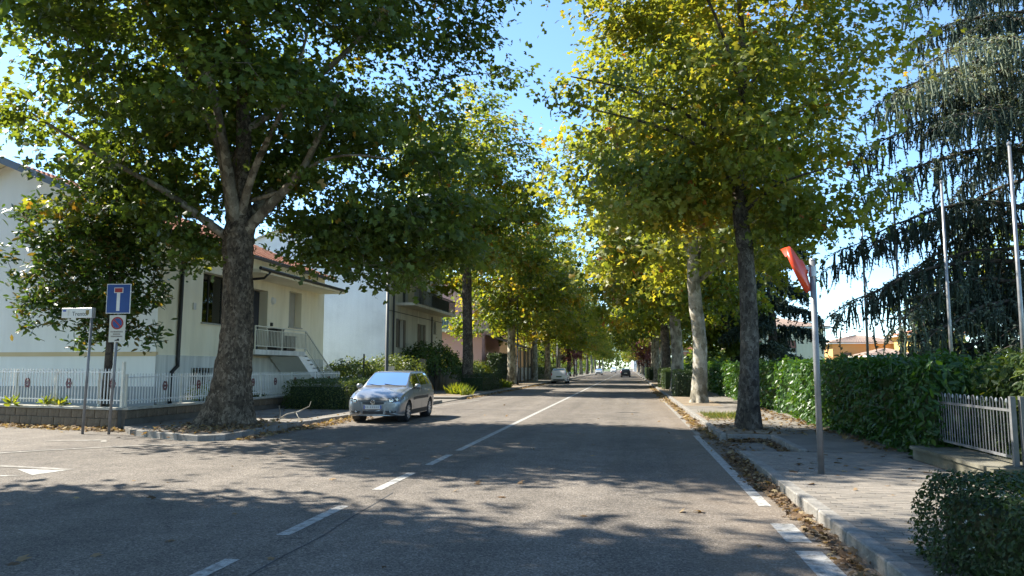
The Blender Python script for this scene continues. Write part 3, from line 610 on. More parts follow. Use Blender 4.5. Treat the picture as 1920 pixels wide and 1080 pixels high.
# landing + stair
ld = pbox(MB(), PS, 26.2, 30.6, 2.06, 2.25, -1.45, -0.002).build('landing', 'plaster_grey', H1)
st = MB(); n = 10
for k in range(n):
    y0 = 30.6 + k * 0.30; z1 = 2.25 - (k + 1) * 0.172
    pbox(MB(), PS, y0 + 0.004, y0 + 0.32, z1 - 0.05, z1, -1.42, -0.12).build('step', 'plaster_white', H1)
m = MB(); m.poly([q(-13.88, 30.6, 2.245), q(-13.88, 33.75, 0.46), q(-13.88, 33.75, 0.1), q(-13.88, 33.2, 0.1), q(-13.88, 30.0, 2.03)]); m.poly([q(-13.96, 30.0, 2.03), q(-13.96, 33.2, 0.1), q(-13.96, 33.75, 0.1), q(-13.96, 33.75, 0.46), q(-13.96, 30.6, 2.245)])
m.quad(q(-13.88, 30.6, 2.245), q(-13.96, 30.6, 2.245), q(-13.96, 33.75, 0.46), q(-13.88, 33.75, 0.46)); m.quad(q(-13.88, 30.0, 2.03), q(-13.88, 33.2, 0.1), q(-15.18, 33.2, 0.1), q(-15.18, 30.0, 2.03)); m.build('stringer', 'plaster_white', H1)
rl = thing('stair_railing', 'pale metal balcony and stair railing climbing to the house door', 'railing', (-13.86, 26.2, 2.25))
q2 = rel(rl)
def vbar(parent, x, y, z0, z1, t=0.022, mat='cream_iron', nm='baluster'): MB().bar((x, y, z0), (x, y, z1), t).build(nm, mat, parent)
MB().bar(q2(-13.86, 26.2, 3.13), q2(-13.86, 30.6, 3.13), 0.05, 0.04).build('rail', 'cream_iron', rl)
MB().bar(q2(-13.86, 26.2, 3.0), q2(-13.86, 30.6, 3.0), 0.025).build('rail', 'cream_iron', rl)
MB().bar(q2(-13.86, 26.2, 2.38), q2(-13.86, 30.6, 2.38), 0.03).build('rail', 'cream_iron', rl)
for k in range(36): vbar(rl, *q2(-13.86, 26.25 + k * 0.124, 2.38)[:2], q2(0, 0, 2.38)[2], q2(0, 0, 3.0)[2])
for y in (26.2, 28.4, 30.62): vbar(rl, *q2(-13.86, y, 0)[:2], 0.0, 0.9, 0.045, 'cream_iron', 'post')
sl2 = -1.72 / 3.0
MB().bar(q2(-13.86, 30.62, 3.13), q2(-13.86, 33.7, 3.13 + 3.08 * sl2), 0.05, 0.04).build('rail', 'cream_iron', rl)
MB().bar(q2(-13.86, 30.62, 2.42), q2(-13.86, 33.7, 2.42 + 3.08 * sl2), 0.03).build('rail', 'cream_iron', rl)
for k in range(1, 22):
    y = 30.62 + k * 0.14; z = (y - 30.62) * sl2; vbar(rl, *q2(-13.86, y, 0)[:2], 2.42 + z - 2.25, 3.11 + z - 2.25)
vbar(rl, *q2(-13.86, 33.72, 0)[:2], -1.7, -0.9, 0.05, 'cream_iron', 'post')
for (y, w_, h_, lab) in ((28.75, 0.62, 0.86, 'tall dark slatted box standing on the landing behind the railing'), (29.75, 0.85, 0.60, 'low dark slatted box standing on the landing behind the railing')):
    bx = thing('storage_box', lab, 'box', (-14.3, y, 2.25))
    MB().box(-0.2, 0.2, -w_ / 2, w_ / 2, 0.03, h_).build('body', 'black_metal', bx); MB().box(-0.22, 0.22, -w_ / 2 - .02, w_ / 2 + .02, h_ + 0.002, h_ + 0.04).build('lid', 'car_plastic', bx)
    for k in range(5): MB().box(0.203, 0.22, -w_ / 2 + 0.02 + k * (w_ - .04) / 5, -w_ / 2 + (k + .75) * (w_ - .04) / 5, 0.04, h_ - 0.03).build('slat', 'shutter_brown', bx)
    for s in (-1, 1): MB().box(-0.15, 0.15, s * w_ * .4 - .03, s * w_ * .4 + .03, 0, 0.028).build('foot', 'black_metal', bx)

# ---------------- tall house: blind white flank, beige street front with balcony
H2 = thing('house', 'tall beige house with blind white flank wall and long balcony', 'house', (-14.5, 43.6, 0)); q = rel(H2)
PS2 = lambda a, b, d, q=q: q(-14.5 - d, a, b)
holes = [(45.75, 46.75, 2.85, 4.65), (50.6, 51.6, 2.9, 4.6), (46.6, 47.8, 5.75, 7.9), (50.4, 51.6, 5.75, 7.9), (54.4, 55.2, 4.1, 5.0), (54.2, 55.2, 6.2, 7.9)]
facade(PS2, 43.6, 57.0, -0.03, 9.2, holes, 0.25).build('wall', 'plaster_beige', H2)
for h in holes: window(H2, PS2, h, 0.25, 1, 'shutter_brown', blind=('shutter_brown', 0.35) if h[2] > 5 else None)
for h in holes[:2]:
    for s in (0, 1):
        a = h[0] - 0.46 if s == 0 else h[1] + 0.02
        pbox(MB(), PS2, a, a + 0.44, h[2], h[3], -0.05, -0.01).build('shutter', 'shutter_brown', H2)
m = MB(); m.poly([q(-14.52, 43.58, -.03), q(-14.52, 43.58, 9.2), q(-19.4, 43.58, 11.0), q(-24.3, 43.58, 9.2), q(-24.3, 43.58, -.03)]); m.build('flank_wall', 'rough_white', H2)
m = MB(); m.poly([q(-24.3, 57, -.03), q(-24.3, 57, 9.2), q(-19.4, 57, 11.0), q(-14.5, 57, 9.2), q(-14.5, 57, -.03)]); m.quad(q(-24.3, 43.6, -.03), q(-24.3, 57, -.03), q(-24.3, 57, 9.2), q(-24.3, 43.6, 9.2)); m.build('wall', 'plaster_beige', H2)
for sx in (-13.95, -24.85):
    o, u = tiled_slope('roof_tiles', q(sx, 43.4, 9.0), q(sx, 57.3, 9.0), q(-19.4, 43.4, 11.02), q(-19.4, 57.3, 11.02), 'roof_tile_old', H2, samples=3, course=0.6); u.build('roof', 'plaster_beige', H2)
MB().tube([q(-14.4, 44.5, 9.0), q(-14.4, 44.5, 0.2)], 0.06, 8).build('downpipe', 'black_metal', H2)
MB().tube([q(-14.4, 53.6, 5.3), q(-14.4, 53.6, 0.2)], 0.05, 8).build('downpipe', 'black_metal', H2)
bal = pbox(MB(), PS2, 45.3, 56.6, 5.48, 5.66, -1.2, -0.002).build('balcony', 'plaster_beige', H2)
for k in range(90):
    MB().bar(q(-13.34, 45.35 + k * 0.125, 5.66), q(-13.34, 45.35 + k * 0.125, 6.6), 0.018).build('baluster', 'lamp_pole', bal)
MB().bar(q(-13.34, 45.3, 6.62), q(-13.34, 56.6, 6.62), 0.05, 0.04).build('rail', 'lamp_pole', bal)
for y in (45.35, 56.55): MB().bar(q(-13.34, y, 6.62), q(-14.5, y, 6.62), 0.05, 0.04).build('rail', 'lamp_pole', bal)
m = MB(); pbox(m, PS2, 49.6, 54.6, 5.75, 6.5, -1.13, -1.115); m.build('reed_screen', 'car_plastic', bal)
pbox(MB(), PS2, 43.7, 57.0, 5.05, 5.09, -0.03, 0).build('cable', 'black_metal', H2)

# ---------------- pink house with teal shutters
H3 = thing('house', 'pink house with teal shutters, balcony and dark porch roof', 'house', (-14.6, 73.5, 0)); q = rel(H3)
PF = lambda a, b, d, q=q: q(a, 73.5 + d, b)
holes = [(-20.6, -18.0, 5.5, 8.2)]
facade(PF, -26, -14.6, -0.03, 8.9, holes, 0.2).build('wall', 'plaster_pink', H3)
m = MB(); m.poly([q(-26, 73.5, 8.9), q(-14.6, 73.5, 8.9), q(-20.3, 73.5, 10.9)]); m.quad(q(-14.6, 73.5, -.03), q(-14.6, 84, -.03), q(-14.6, 84, 8.9), q(-14.6, 73.5, 8.9)); m.quad(q(-26, 84, -.03), q(-26, 73.5, -.03), q(-26, 73.5, 8.9), q(-26, 84, 8.9)); m.poly([q(-26, 84, -.03), q(-26, 84, 8.9), q(-20.3, 84, 10.9), q(-14.6, 84, 8.9), q(-14.6, 84, -.03)]); m.build('wall', 'plaster_pink', H3)
w = window(H3, PF, holes[0], 0.2, 1, 'white_iron')
for a in (-20.6, -19.3): pbox(MB(), PF, a + 0.02, a + 1.28, 5.5, 8.2, -0.06, -0.01).build('shutter', 'shutter_teal', H3)
for k in range(14): pbox(MB(), PF, -20.5, -18.1, 5.6 + k * 0.18, 5.66 + k * 0.18, -0.08, -0.062).build('slat', 'shutter_teal', H3)
bal = pbox(MB(), PF, -20.8, -13.4, 5.15, 5.4, -1.2, -0.002).build('balcony', 'plaster_cream', H3)
for k in range(50): MB().bar(q(-20.8 + k * 0.15, 72.34, 5.4), q(-20.8 + k * 0.15, 72.34, 6.4), 0.03).build('baluster', 'white_iron', bal)
MB().bar(q(-20.8, 72.34, 6.42), q(-13.4, 72.34, 6.42), 0.06).build('rail', 'white_iron', bal)
for sx in (-14.1, -26.5):
    o, u = tiled_slope('roof_tiles', q(sx, 73.1, 8.72), q(sx, 84.4, 8.72), q(-20.3, 73.1, 10.92), q(-20.3, 84.4, 10.92), 'roof_tile', H3, samples=3, course=0.7); u.build('roof', 'plaster_cream', H3)
o, u = tiled_slope('porch_tiles', q(-10.8, 75.0, 3.6), q(-10.8, 84.0, 3.6), q(-14.58, 75.0, 4.9), q(-14.58, 84.0, 4.9), 'roof_tile_old', H3, samples=3, course=0.6); u.build('porch_roof', 'shutter_brown', H3)
for y in (75.2, 78, 81, 83.8): MB().bar(q(-10.95, y, -0.03), q(-10.95, y, 3.6), 0.16).build('porch_post', 'shutter_brown', H3)
for y in (76.5, 80.5):
    MB().box(0.004, 0.05, y - 73.5 - 0.5, y - 73.5 + 0.5, 0.1, 2.3).build('door', 'shutter_brown', H3)
# ---------------- peach house further on
H4 = thing('house', 'peach house with a tiled roof and brown downpipe beyond the pink one', 'house', (-12.9, 92, 0)); q = rel(H4)
m = MB(); m.quad(q(-24, 92, -.03), q(-12.9, 92, -.03), q(-12.9, 92, 6.2), q(-24, 92, 6.2)); m.poly([q(-24, 92, 6.2), q(-12.9, 92, 6.2), q(-18.5, 92, 8.6)]); m.quad(q(-12.9, 92, -.03), q(-12.9, 103, -.03), q(-12.9, 103, 6.2), q(-12.9, 92, 6.2)); m.quad(q(-24, 103, -.03), q(-24, 92, -.03), q(-24, 92, 6.2), q(-24, 103, 6.2)); m.poly([q(-24, 103, -.03), q(-24, 103, 6.2), q(-18.5, 103, 8.6), q(-12.9, 103, 6.2), q(-12.9, 103, -.03)]); m.build('wall', 'plaster_peach', H4)
for sx in (-12.3, -24.6):
    o, u = tiled_slope('roof_tiles', q(sx, 91.5, 5.97), q(sx, 103.5, 5.97), q(-18.5, 91.5, 8.62), q(-18.5, 103.5, 8.62), 'roof_tile', H4, samples=2, course=0.8); u.build('roof', 'plaster_peach', H4)
MB().tube([q(-12.84, 92.3, 6.0), q(-12.84, 92.3, 0.0)], 0.08, 6).build('downpipe', 'shutter_brown', H4)
MB().box(-4.5, -3.3, -0.06, -0.004, 1.0, 2.5).build('window', 'shutter_brown', H4)

# ---------------- buildings beyond the hedge on the other side
def simple_house(label, x0, x1, y0, y1, h, rise, wallm, roofm, wins, hip=True, shut='shutter_brown', over=0.7):
    T = thing('house', label, 'house', ((x0 + x1) / 2, y0, 0)); q = rel(T)
    PFw = lambda a, b, d: q(a, y0 + d, b)
    facade(PFw, x0, x1, -0.03, h, wins, 0.25).build('wall', wallm, T)
    m = MB(); m.quad(q(x0, y1, -.03), q(x0, y0, -.03), q(x0, y0, h), q(x0, y1, h)); m.quad(q(x1, y0, -.03), q(x1, y1, -.03), q(x1, y1, h), q(x1, y0, h)); m.quad(q(x1, y1, -.03), q(x0, y1, -.03), q(x0, y1, h), q(x1, y1, h)); m.build('wall', wallm, T)
    for w_ in wins: window(T, PFw, w_, 0.25, 1, 'white_iron', blind=(shut, 0.45))
    e = over; a, b, c, d = (x0 - e, y0 - e), (x1 + e, y0 - e), (x1 + e, y1 + e), (x0 - e, y1 + e); hz = h + 0.06
    xm = (x0 + x1) / 2; ym = (y0 + y1) / 2; k = min((x1 - x0), (y1 - y0)) / 2 if hip else 0
    r0 = (x0 + k, ym); r1 = (x1 - k, ym)
    if (x1 - x0) < (y1 - y0) and hip: r0 = (xm, y0 + k); r1 = (xm, y1 - k)
    if r0[1] == r1[1]: sls = [(a, b, r0, r1), (c, d, r1, r0), (d, a, r0, r0), (b, c, r1, r1)]
    else: sls = [(d, a, r1, r0), (b, c, r0, r1), (a, b, r0, r0), (c, d, r1, r1)]
    for (A, B, C, D) in sls:
        o, u = tiled_slope('roof_tiles', q(*A, hz), q(*B, hz), q(*C, hz + rise), q(*D, hz + rise), roofm, T, pitch=0.4, course=0.9, samples=2); u.build('roof', wallm, T)
    cx = (x0 + x1) / 2; MB().box(x0 - e - cx, x1 + e - cx, -e, y1 - y0 + e, h - 0.12, h + 0.05).build('eaves', 'plaster_white', T)
    return T
simple_house('white two storey house with hipped tile roof beyond the laurel hedge', 12.0, 23.2, 95, 108, 6.4, 1.7, 'plaster_cream', 'roof_tile_old', [(18.6, 20.0, 3.2, 4.9), (14.6, 16.0, 3.2, 4.9), (20.9, 21.9, 0.9, 2.5)], shut='shutter_red')
simple_house('orange house with several tiled roofs beside the yellow house', 30.5, 40.0, 120, 130, 5.3, 1.3, 'plaster_orange', 'roof_tile_old', [(32, 33.2, 2.4, 3.9), (36, 37.2, 2.4, 3.9)])
simple_house('low orange annex with grey tiled roof in front of the orange house', 33.0, 38.5, 110, 118, 3.2, 1.0, 'plaster_orange', 'roof_tile_old', [(34.5, 35.5, 1.2, 2.3)])
simple_house('bright yellow house behind the tips of the cedar', 39.0, 46.0, 112, 122, 6.2, 1.0, 'plaster_yellow', 'roof_tile', [(40.3, 41.5, 3.4, 5.0), (43, 44.2, 3.4, 5.0)], shut='shutter_beige')
simple_house('white shop building at the far end of the avenue', 1.5, 12.0, 330, 345, 7.5, 1.8, 'plaster_white', 'roof_tile', [(3, 5, 1.2, 3.0), (7, 9, 1.2, 3.0), (3, 5, 4.4, 6.0)])
simple_house('low pink house with red tiles glimpsed between the plane trunks', 9.5, 15.0, 140, 150, 4.6, 1.5, 'plaster_pink', 'roof_tile', [(10.5, 12, 1.2, 2.8)])

# ================================================================== VEGETATION
def smooth_path(pts, n):
    P = np.array(pts, float); k = len(P); t = np.linspace(0, k - 1, n); out = []
    for x in t:
        i = min(int(x), k - 2); f = x - i
        p0, p1, p2, p3 = P[max(i - 1, 0)], P[i], P[i + 1], P[min(i + 2, k - 1)]
        out.append(0.5 * ((2 * p1) + (-p0 + p2) * f + (2 * p0 - 5 * p1 + 4 * p2 - p3) * f * f + (-p0 + 3 * p1 - 3 * p2 + p3) * f ** 3))
    return np.array(out)
def trunk_mesh(path, rad, flare, seed, sides=40, amp=0.025, lobes=None):
    """bark surface: rings along the path, root flare and lumpy displacement"""
    n = len(path); V = []; F = []; g = np.random.default_rng(seed); ph = g.uniform(0, 6.28, 4)
    th = np.linspace(0, 2 * np.pi, sides, endpoint=False)
    for j in range(n):
        d = unit((path[min(j + 1, n - 1)] - path[max(j - 1, 0)])[None])[0]
        u = unit((np.array([1, 0, 0]) - d * d[0])[None])[0]; w = np.cross(d, u)
        h = path[j][2] - path[0][2]; fl = flare * math.exp(-h / 0.42)
        k = 1 + fl * (0.55 + 0.45 * np.sin(5 * th + ph[0]) * 0.8 + 0.35 * np.sin(3 * th + ph[1]))
        if lobes: k = k + math.exp(-h / 0.55) * sum(a * np.exp(-(((th - t + np.pi) % (2 * np.pi)) - np.pi) ** 2 / 0.35) for t, a in lobes)
        V.append(path[j][None] + rad[j] * k[:, None] * (np.cos(th)[:, None] * u + np.sin(th)[:, None] * w))
    V = np.concatenate(V); c = np.repeat(path, sides, 0); dirn = unit(V - c)
    V = V + dirn * (amp * rot_noise(V, seed, 9)[:, None] + amp * 0.6 * rot_noise(V, seed + 1, 26)[:, None])
    for j in range(n - 1):
        a = j * sides + np.arange(sides); b = j * sides + (np.arange(sides) + 1) % sides
        F.append(np.stack([a, b, b + sides], 1)); F.append(np.stack([a, b + sides, a + sides], 1))
    me = tri_mesh('trunk', V, np.concatenate(F)); me.polygons.foreach_set('use_smooth', [True] * len(me.polygons)); return me
def grow(trunk, limbs, attr, g, tip=0.012, e=2.25, sag=0.0):
    """branch skeleton: trunk and limb polylines, then every leaf cluster joined to the nearest wood"""
    pos = [np.array(p, float) for p in trunk]; par = [-1] + list(range(len(trunk) - 1)); given = [0.0] * len(trunk); isT = [True] * len(trunk)
    for pts, r0 in limbs:
        pts = np.array(pts, float); i = int(np.argmin([np.linalg.norm(pts[0] - p) for p in pos[:len(trunk)]])); L = smooth_path(pts, max(4, int(np.linalg.norm(np.diff(pts, axis=0), axis=1).sum() / 0.45)))
        for k, p in enumerate(L):
            pos.append(p); par.append(i); i = len(pos) - 1; given.append(r0 * (1 - 0.85 * k / len(L))); isT.append(False)
    P = np.array(pos); A = np.array(attr)
    root = P[0]; depth = np.array([np.linalg.norm(p - P[len(trunk) // 2]) for p in P])
    best = np.full(len(A), 1e9); bi = np.zeros(len(A), int)
    def upd(i0):
        nonlocal best, bi
        Q = np.array(pos[i0:]); D = np.linalg.norm(A[:, None] - Q[None], axis=2) + 0.12 * np.linalg.norm(Q - P[len(trunk) - 1], axis=1)[None]
        lowp = (Q[:, 2][None] - A[:, 2][:, None]); D = D + 0.25 * np.maximum(lowp, 0)
        k = D.argmin(1); d = D[np.arange(len(A)), k]; s = d < best; best = np.where(s, d, best); bi = np.where(s, k + i0, bi)
    lowT = 0
    upd(max(2, int(len(trunk) * 0.55)))
    done = np.zeros(len(A), bool); ends = np.zeros(len(A), int)
    for _ in range(len(A)):
        k = int(np.where(done, 1e9, best).argmin()); done[k] = True
        a = pos[bi[k]]; b = A[k]; L = np.linalg.norm(b - a); n = max(2, int(L / 0.5)); i = bi[k]; i0 = len(pos)
        perp = np.cross(b - a, g.normal(size=3)); perp = perp / (np.linalg.norm(perp) + 1e-9) * L * 0.10 * g.uniform(0.3, 1)
        for s in range(1, n + 1):
            t = s / n; p = a + (b - a) * t + perp * math.sin(math.pi * t) + np.array([0, 0, 0.10 * L * math.sin(math.pi * t)]) + g.normal(size=3) * 0.03 * (s < n)
            pos.append(p); par.append(i); i = len(pos) - 1; given.append(0); isT.append(False)
        ends[k] = i; upd(i0)
    n = len(pos); r = np.zeros(n); kids = [[] for _ in range(n)]
    for i in range(n):
        if par[i] >= 0: kids[par[i]].append(i)
    order = sorted(range(n), key=lambda i: -i)
    for i in order:
        r[i] = max(given[i], tip if not kids[i] else sum(r[c] ** e for c in kids[i]) ** (1 / e))
    m = MB()
    # chains
    starts = [(c, i) for i in range(n) for c in kids[i] if isT[i] and not isT[c]]
    stack = list(starts)
    while stack:
        c, p0 = stack.pop(); pts = [pos[p0]]; rr = [min(r[c] * 1.05, r[c] + 0.02)]; i = c
        while True:
            pts.append(pos[i]); rr.append(r[i])
            if not kids[i]: break
            ks = sorted(kids[i], key=lambda x: -r[x]); 
            for x in ks[1:]: stack.append((x, i))
            i = ks[0]
        mx = max(rr); m.tube([tuple(p) for p in pts], rr, 10 if mx > 0.12 else (7 if mx > 0.05 else 4), cap=False)
    return m, [pos[i] for i in ends]
def crown_leaves(C, per, spread, size, tmpl, g, center, tint0, tvar, flat=0.55):
    C = np.array(C); n = len(C); tot = n * per; idx = np.repeat(np.arange(n), per)
    sp = g.uniform(0.75, 1.3, n)[idx][:, None] * spread
    off = g.normal(size=(tot, 3)) * sp * np.array([1, 1, flat]); P = C[idx] + off
    out = unit(P - np.array(center)[None])
    N = unit(g.normal(size=(tot, 3)) * 0.55 + np.array([0, 0, 0.75]) + out * 0.45)
    D = unit(g.normal(size=(tot, 3)) + out * 0.7 + np.array([0, 0, -0.35]))
    tint = np.clip(tint0 + g.normal(size=n)[idx] * tvar + g.normal(size=tot) * tvar * 0.9, 0, 0.94)
    tint = np.where(g.uniform(size=tot) < 0.006, 1.0, tint)
    return P, N, D, size * (0.42 + 0.85 * g.uniform(0, 1, tot) ** 0.8), tint
def ell_points(g, n, c, r, shell=0.55, zmin=None, mind=0.6, cut=None):
    out = []; t = 0
    while len(out) < n and t < n * 60:
        t += 1
        v = g.normal(size=3); v /= np.linalg.norm(v); k = shell + (1 - shell) * g.uniform() ** 0.6
        if g.uniform() < 0.3: k = g.uniform(0.25, 1) 
        wob = 1 + 0.13 * math.sin(3 * math.atan2(v[1], v[0]) + 2 * v[2] * 3) + 0.10 * math.sin(5 * math.atan2(v[1], v[0]) + 7 * v[2])
        p = np.array(c) + v * np.array(r) * k * wob
        if zmin is not None and p[2] < zmin: continue
        if cut is not None and not cut(p): continue
        if out and min(np.linalg.norm(p - q_) for q_ in out) < mind: continue
        out.append(p)
    return out
def tree_root(name, label, cat, x, y, z, group): return thing(name, label, cat, (x, y, z), 0, group)

G_PL = 'plane trees lining the avenue'
# ---- big plane tree on the corner island (built at its place; local origin at its base)
g = np.random.default_rng(11)
T = tree_root('plane_tree', 'huge plane tree with thick scaly trunk on the kerbed corner island', 'tree', -9.95, 17.7, 0.115, G_PL)
path = smooth_path([(-0.05, 0, -0.05), (0.0, 0, 0.8), (0.08, 0, 2.5), (0.03, 0, 4.4), (0.02, 0.05, 5.1), (0.0, 0.1, 7.6), (-0.15, 0.2, 10.0), (0.1, 0.1, 12.5), (0.2, 0, 15.2)], 70)
hh = path[:, 2]; rad = np.interp(hh, [-0.1, 0.5, 1.2, 2.5, 4.2, 5.0, 5.6, 8, 12, 15.2], [0.56, 0.50, 0.44, 0.375, 0.355, 0.38, 0.25, 0.17, 0.10, 0.03])
obj('trunk', trunk_mesh(path, rad, 0.28, 3, 64, 0.042, lobes=[(math.pi * 0.98, 0.75), (math.pi * 1.3, 0.35), (0.1, 0.15)]), 'bark_scaly', T)
fk = (0, 0.03, 4.95)
limbs = [([(0.1, 0, 4.8), (0.75, -0.2, 5.35), (1.9, -0.6, 6.2), (2.5, -0.9, 7.0), (3.2, -1.3, 8.0)], 0.20),
         ([(1.4, -0.4, 5.85), (2.4, -0.9, 6.35), (3.6, -1.6, 6.35), (4.9, -2.2, 6.0)], 0.07),
         ([(0.1, -0.05, 5.2), (0.35, -0.3, 5.8), (1.0, -0.9, 6.6), (2.0, -1.6, 7.7), (2.8, -2.3, 9.0)], 0.17),
         ([(0.0, -0.1, 5.1), (0.05, -0.6, 6.2), (0.0, -1.2, 7.8), (-0.2, -1.9, 9.8), (0, -2.4, 12.0)], 0.20),
         ([(-0.15, 0, 5.0), (-0.25, -0.2, 6.2), (-0.6, -0.5, 7.7), (-1.7, -1.0, 10.0), (-3.2, -1.4, 12.0)], 0.19),
         ([(-0.2, 0, 4.75), (-0.9, -0.3, 5.3), (-1.8, -0.7, 6.0), (-3.2, -1.3, 6.8), (-4.8, -1.6, 7.8)], 0.16),
         ([(0, 0.2, 5.2), (0.4, 1.3, 6.5), (1.0, 3.0, 8.2), (1.5, 4.5, 10)], 0.17),
         ([(0, 0.2, 5.6), (-0.9, 1.4, 7.2), (-2.6, 3.0, 8.8), (-4.2, 3.8, 10)], 0.16),
         ([(0, 0.1, 7.6), (1.8, 0.6, 9.2), (3.6, 0.6, 10.8), (5.2, 0.3, 11.8)], 0.13)]
limbs = [(p, r * 0.8) for p, r in limbs]
attr = ell_points(g, 420, (-0.4, 0.2, 10.6), (6.6, 4.9, 6.7), 0.5, 4.6, 0.5, cut=lambda p: not (p[2] < 6.6 and abs(p[0]) < 1.6 and p[1] < 1.0) and not (p[2] < 7.0 and p[0] < -2.0 and p[1] < 0 and p[2] < 5.6))
# hanging boughs to the road side and a few to the house side
for k in range(24): attr.append(np.array([g.uniform(3.0, 6.2), g.uniform(-0.5, 2.8), g.uniform(3.6, 6.0)]))
for k in range(9): attr.append(np.array([g.uniform(1.2, 4.5), g.uniform(1.6, 4.2), g.uniform(4.2, 6.0)]))
for k in range(16): attr.append(np.array([g.uniform(-5.0, -1.4), g.uniform(-0.5, 2.4), g.uniform(5.5, 6.8)]))
for k in range(14): attr.append(np.array([g.uniform(0.9, 3.4), g.uniform(0.6, 2.6), g.uniform(4.2, 5.6)]))
for k in range(5): attr.append(np.array([g.uniform(-2.2, -1.0), g.uniform(-0.4, 0.8), g.uniform(4.3, 5.2)]))
mb, ends = grow(path[:], limbs, attr, g, 0.011)
mb.build('branches', 'bark_limb_dark', T, True)
P, N, D, S, t = crown_leaves(ends, 150, 0.46, 0.19, T_STAR, g, (0, 0, 9.5), 0.40, 0.16, 0.42)
t = t + np.where((P[:, 0] < -4.2), 0.16, 0)  # sunward side of the crown tinted lighter, sunlight put into the leaf colour
leaves_obj('crown', P, N, D, S, t, T_STAR, 'leaf_plane_dark', T)

# ---- slender tree behind the mirror
g = np.random.default_rng(21)
T = tree_root('plane_tree', 'slender dark trunked plane tree with yellowing crown in the kerbed bed beside the ramp', 'tree', 2.80, 18.6, 0.115, G_PL)
path = smooth_path([(-0.02, 0, -0.05), (0.0, 0, 0.8), (0.05, 0, 2.6), (0.02, 0, 4.2), (-0.08, 0, 5.4), (0.05, 0.05, 7.2), (0.12, 0.05, 9.4), (0.05, 0, 12), (0.2, 0, 14.4)], 64)
rad = np.interp(path[:, 2], [-0.1, 0.4, 1.2, 2.6, 5.2, 7.5, 10, 14.4], [0.27, 0.245, 0.225, 0.20, 0.185, 0.13, 0.08, 0.02])
obj('trunk', trunk_mesh(path, rad, 0.33, 5, 48, 0.018, lobes=[(0.2, 0.12), (2.6, 0.2)]), 'bark_dark', T)
limbs = [([(0, 0, 5.6), (-0.8, -0.3, 6.6), (-1.9, -0.7, 7.2), (-3.4, -1.0, 7.6)], 0.075),
         ([(0, 0, 7.0), (-1.2, -0.2, 7.6), (-2.6, -0.1, 8.4), (-4.2, 0.2, 9.0)], 0.07),
         ([(0, 0, 6.2), (0.9, -0.3, 7.2), (2.0, -0.7, 8.1), (3.0, -0.9, 9.0)], 0.065),
         ([(0, 0, 8.6), (-0.6, -0.6, 10), (-1.4, -1.2, 11.6)], 0.06), ([(0, 0, 8.0), (0.8, 0.3, 9.3), (1.8, 0.6, 11.0)], 0.06),
         ([(0, 0, 5.4), (0.5, 0.8, 6.4), (1.2, 2.0, 7.2)], 0.06), ([(0, 0, 5.2), (0.7, -0.9, 5.7), (1.6, -1.7, 5.8)], 0.05)]
attr = ell_points(g, 178, (-0.35, -0.1, 9.8), (3.9, 3.7, 5.9), 0.35, 4.6, 0.5, cut=lambda p: not (p[2] < 5.6 and abs(p[0]) < 0.7))
for k in range(12): attr.append(np.array([g.uniform(0.6, 2.6), g.uniform(-1.0, 2.0), g.uniform(4.5, 5.8)]))
for k in range(22): attr.append(np.array([g.uniform(-3.6, -0.8), g.uniform(-1.0, 2.0), g.uniform(5.2, 6.6)]))
mb, ends = grow(path, limbs, attr, g, 0.0085)
mb.build('branches', 'bark_dark', T, True)
P, N, D, S, t = crown_leaves(ends, 150, 0.46, 0.172, T_STAR, g, (0, 0, 8.5), 0.47, 0.17, 0.42)
leaves_obj('crown', P, N, D, S, t, T_STAR, 'leaf_plane_yellow', T)

# ---- shared variants for the rest of the avenue
def variant(seed, rx, rz, zc, barkm, leafm, nclus, per, size, tint0, tmpl, trunk_r, fork):
    g = np.random.default_rng(seed); h = zc + rz * 0.8
    path = smooth_path([(0, 0, -0.05), (0.02, 0, 0.8), (g.uniform(-.1, .1), 0, 2.6), (g.uniform(-.15, .15), g.uniform(-.1, .1), fork), (g.uniform(-.3, .3), g.uniform(-.2, .2), fork * 1.6), (0, 0, h * 0.8), (0.1, 0, h)], 44)
    rad = np.interp(path[:, 2], [-0.1, 0.5, 2.5, fork, fork * 1.5, h], [trunk_r * 1.15, trunk_r * 1.05, trunk_r * 0.92, trunk_r * 0.85, trunk_r * 0.5, 0.02])
    tm = trunk_mesh(path, rad, 0.3, seed, 28, 0.02)
    limbs = []
    for k in range(6):
        a = k * 1.05 + g.uniform(-.3, .3); z0 = fork + 0.45 * k + g.uniform(-.2, .2); L = rx * 0.62
        limbs.append(([(0, 0, z0), (0.35 * L * math.cos(a), 0.35 * L * math.sin(a), z0 + 0.3 * L), (0.7 * L * math.cos(a), 0.7 * L * math.sin(a), z0 + 0.72 * L), (L * math.cos(a), L * math.sin(a), z0 + 1.1 * L)], trunk_r * 0.36))
    attr = ell_points(g, nclus, (0, 0, zc), (rx, rx, rz), 0.5, fork + 0.3, 0.55, cut=lambda p: not (p[2] < fork + 1.2 and math.hypot(p[0], p[1]) < 0.9))
    for k in range(nclus // 12):
        a = g.uniform(0, 6.28); attr.append(np.array([rx * 0.8 * math.cos(a), rx * 0.8 * math.sin(a), g.uniform(fork - 0.3, fork + 1.2)]))
    mb, ends = grow(path, limbs, attr, g, 0.011)
    bmesh_ = mb.mesh('branches', True)
    P, N, D, S, t = crown_leaves(ends, per, 0.52, size, tmpl, g, (0, 0, zc - 1), tint0, 0.16)
    V, F, k = leaf_soup(P, N, D, S, tmpl); cm = tri_mesh('crown', V, F, np.repeat(np.clip(t, 0, 1), k))
    for me, mt in ((tm, barkm), (bmesh_, 'bark_limb' if barkm != 'bark_dark' else 'bark_dark'), (cm, leafm)): me.materials.append(MATS[mt])
    return tm, bmesh_, cm
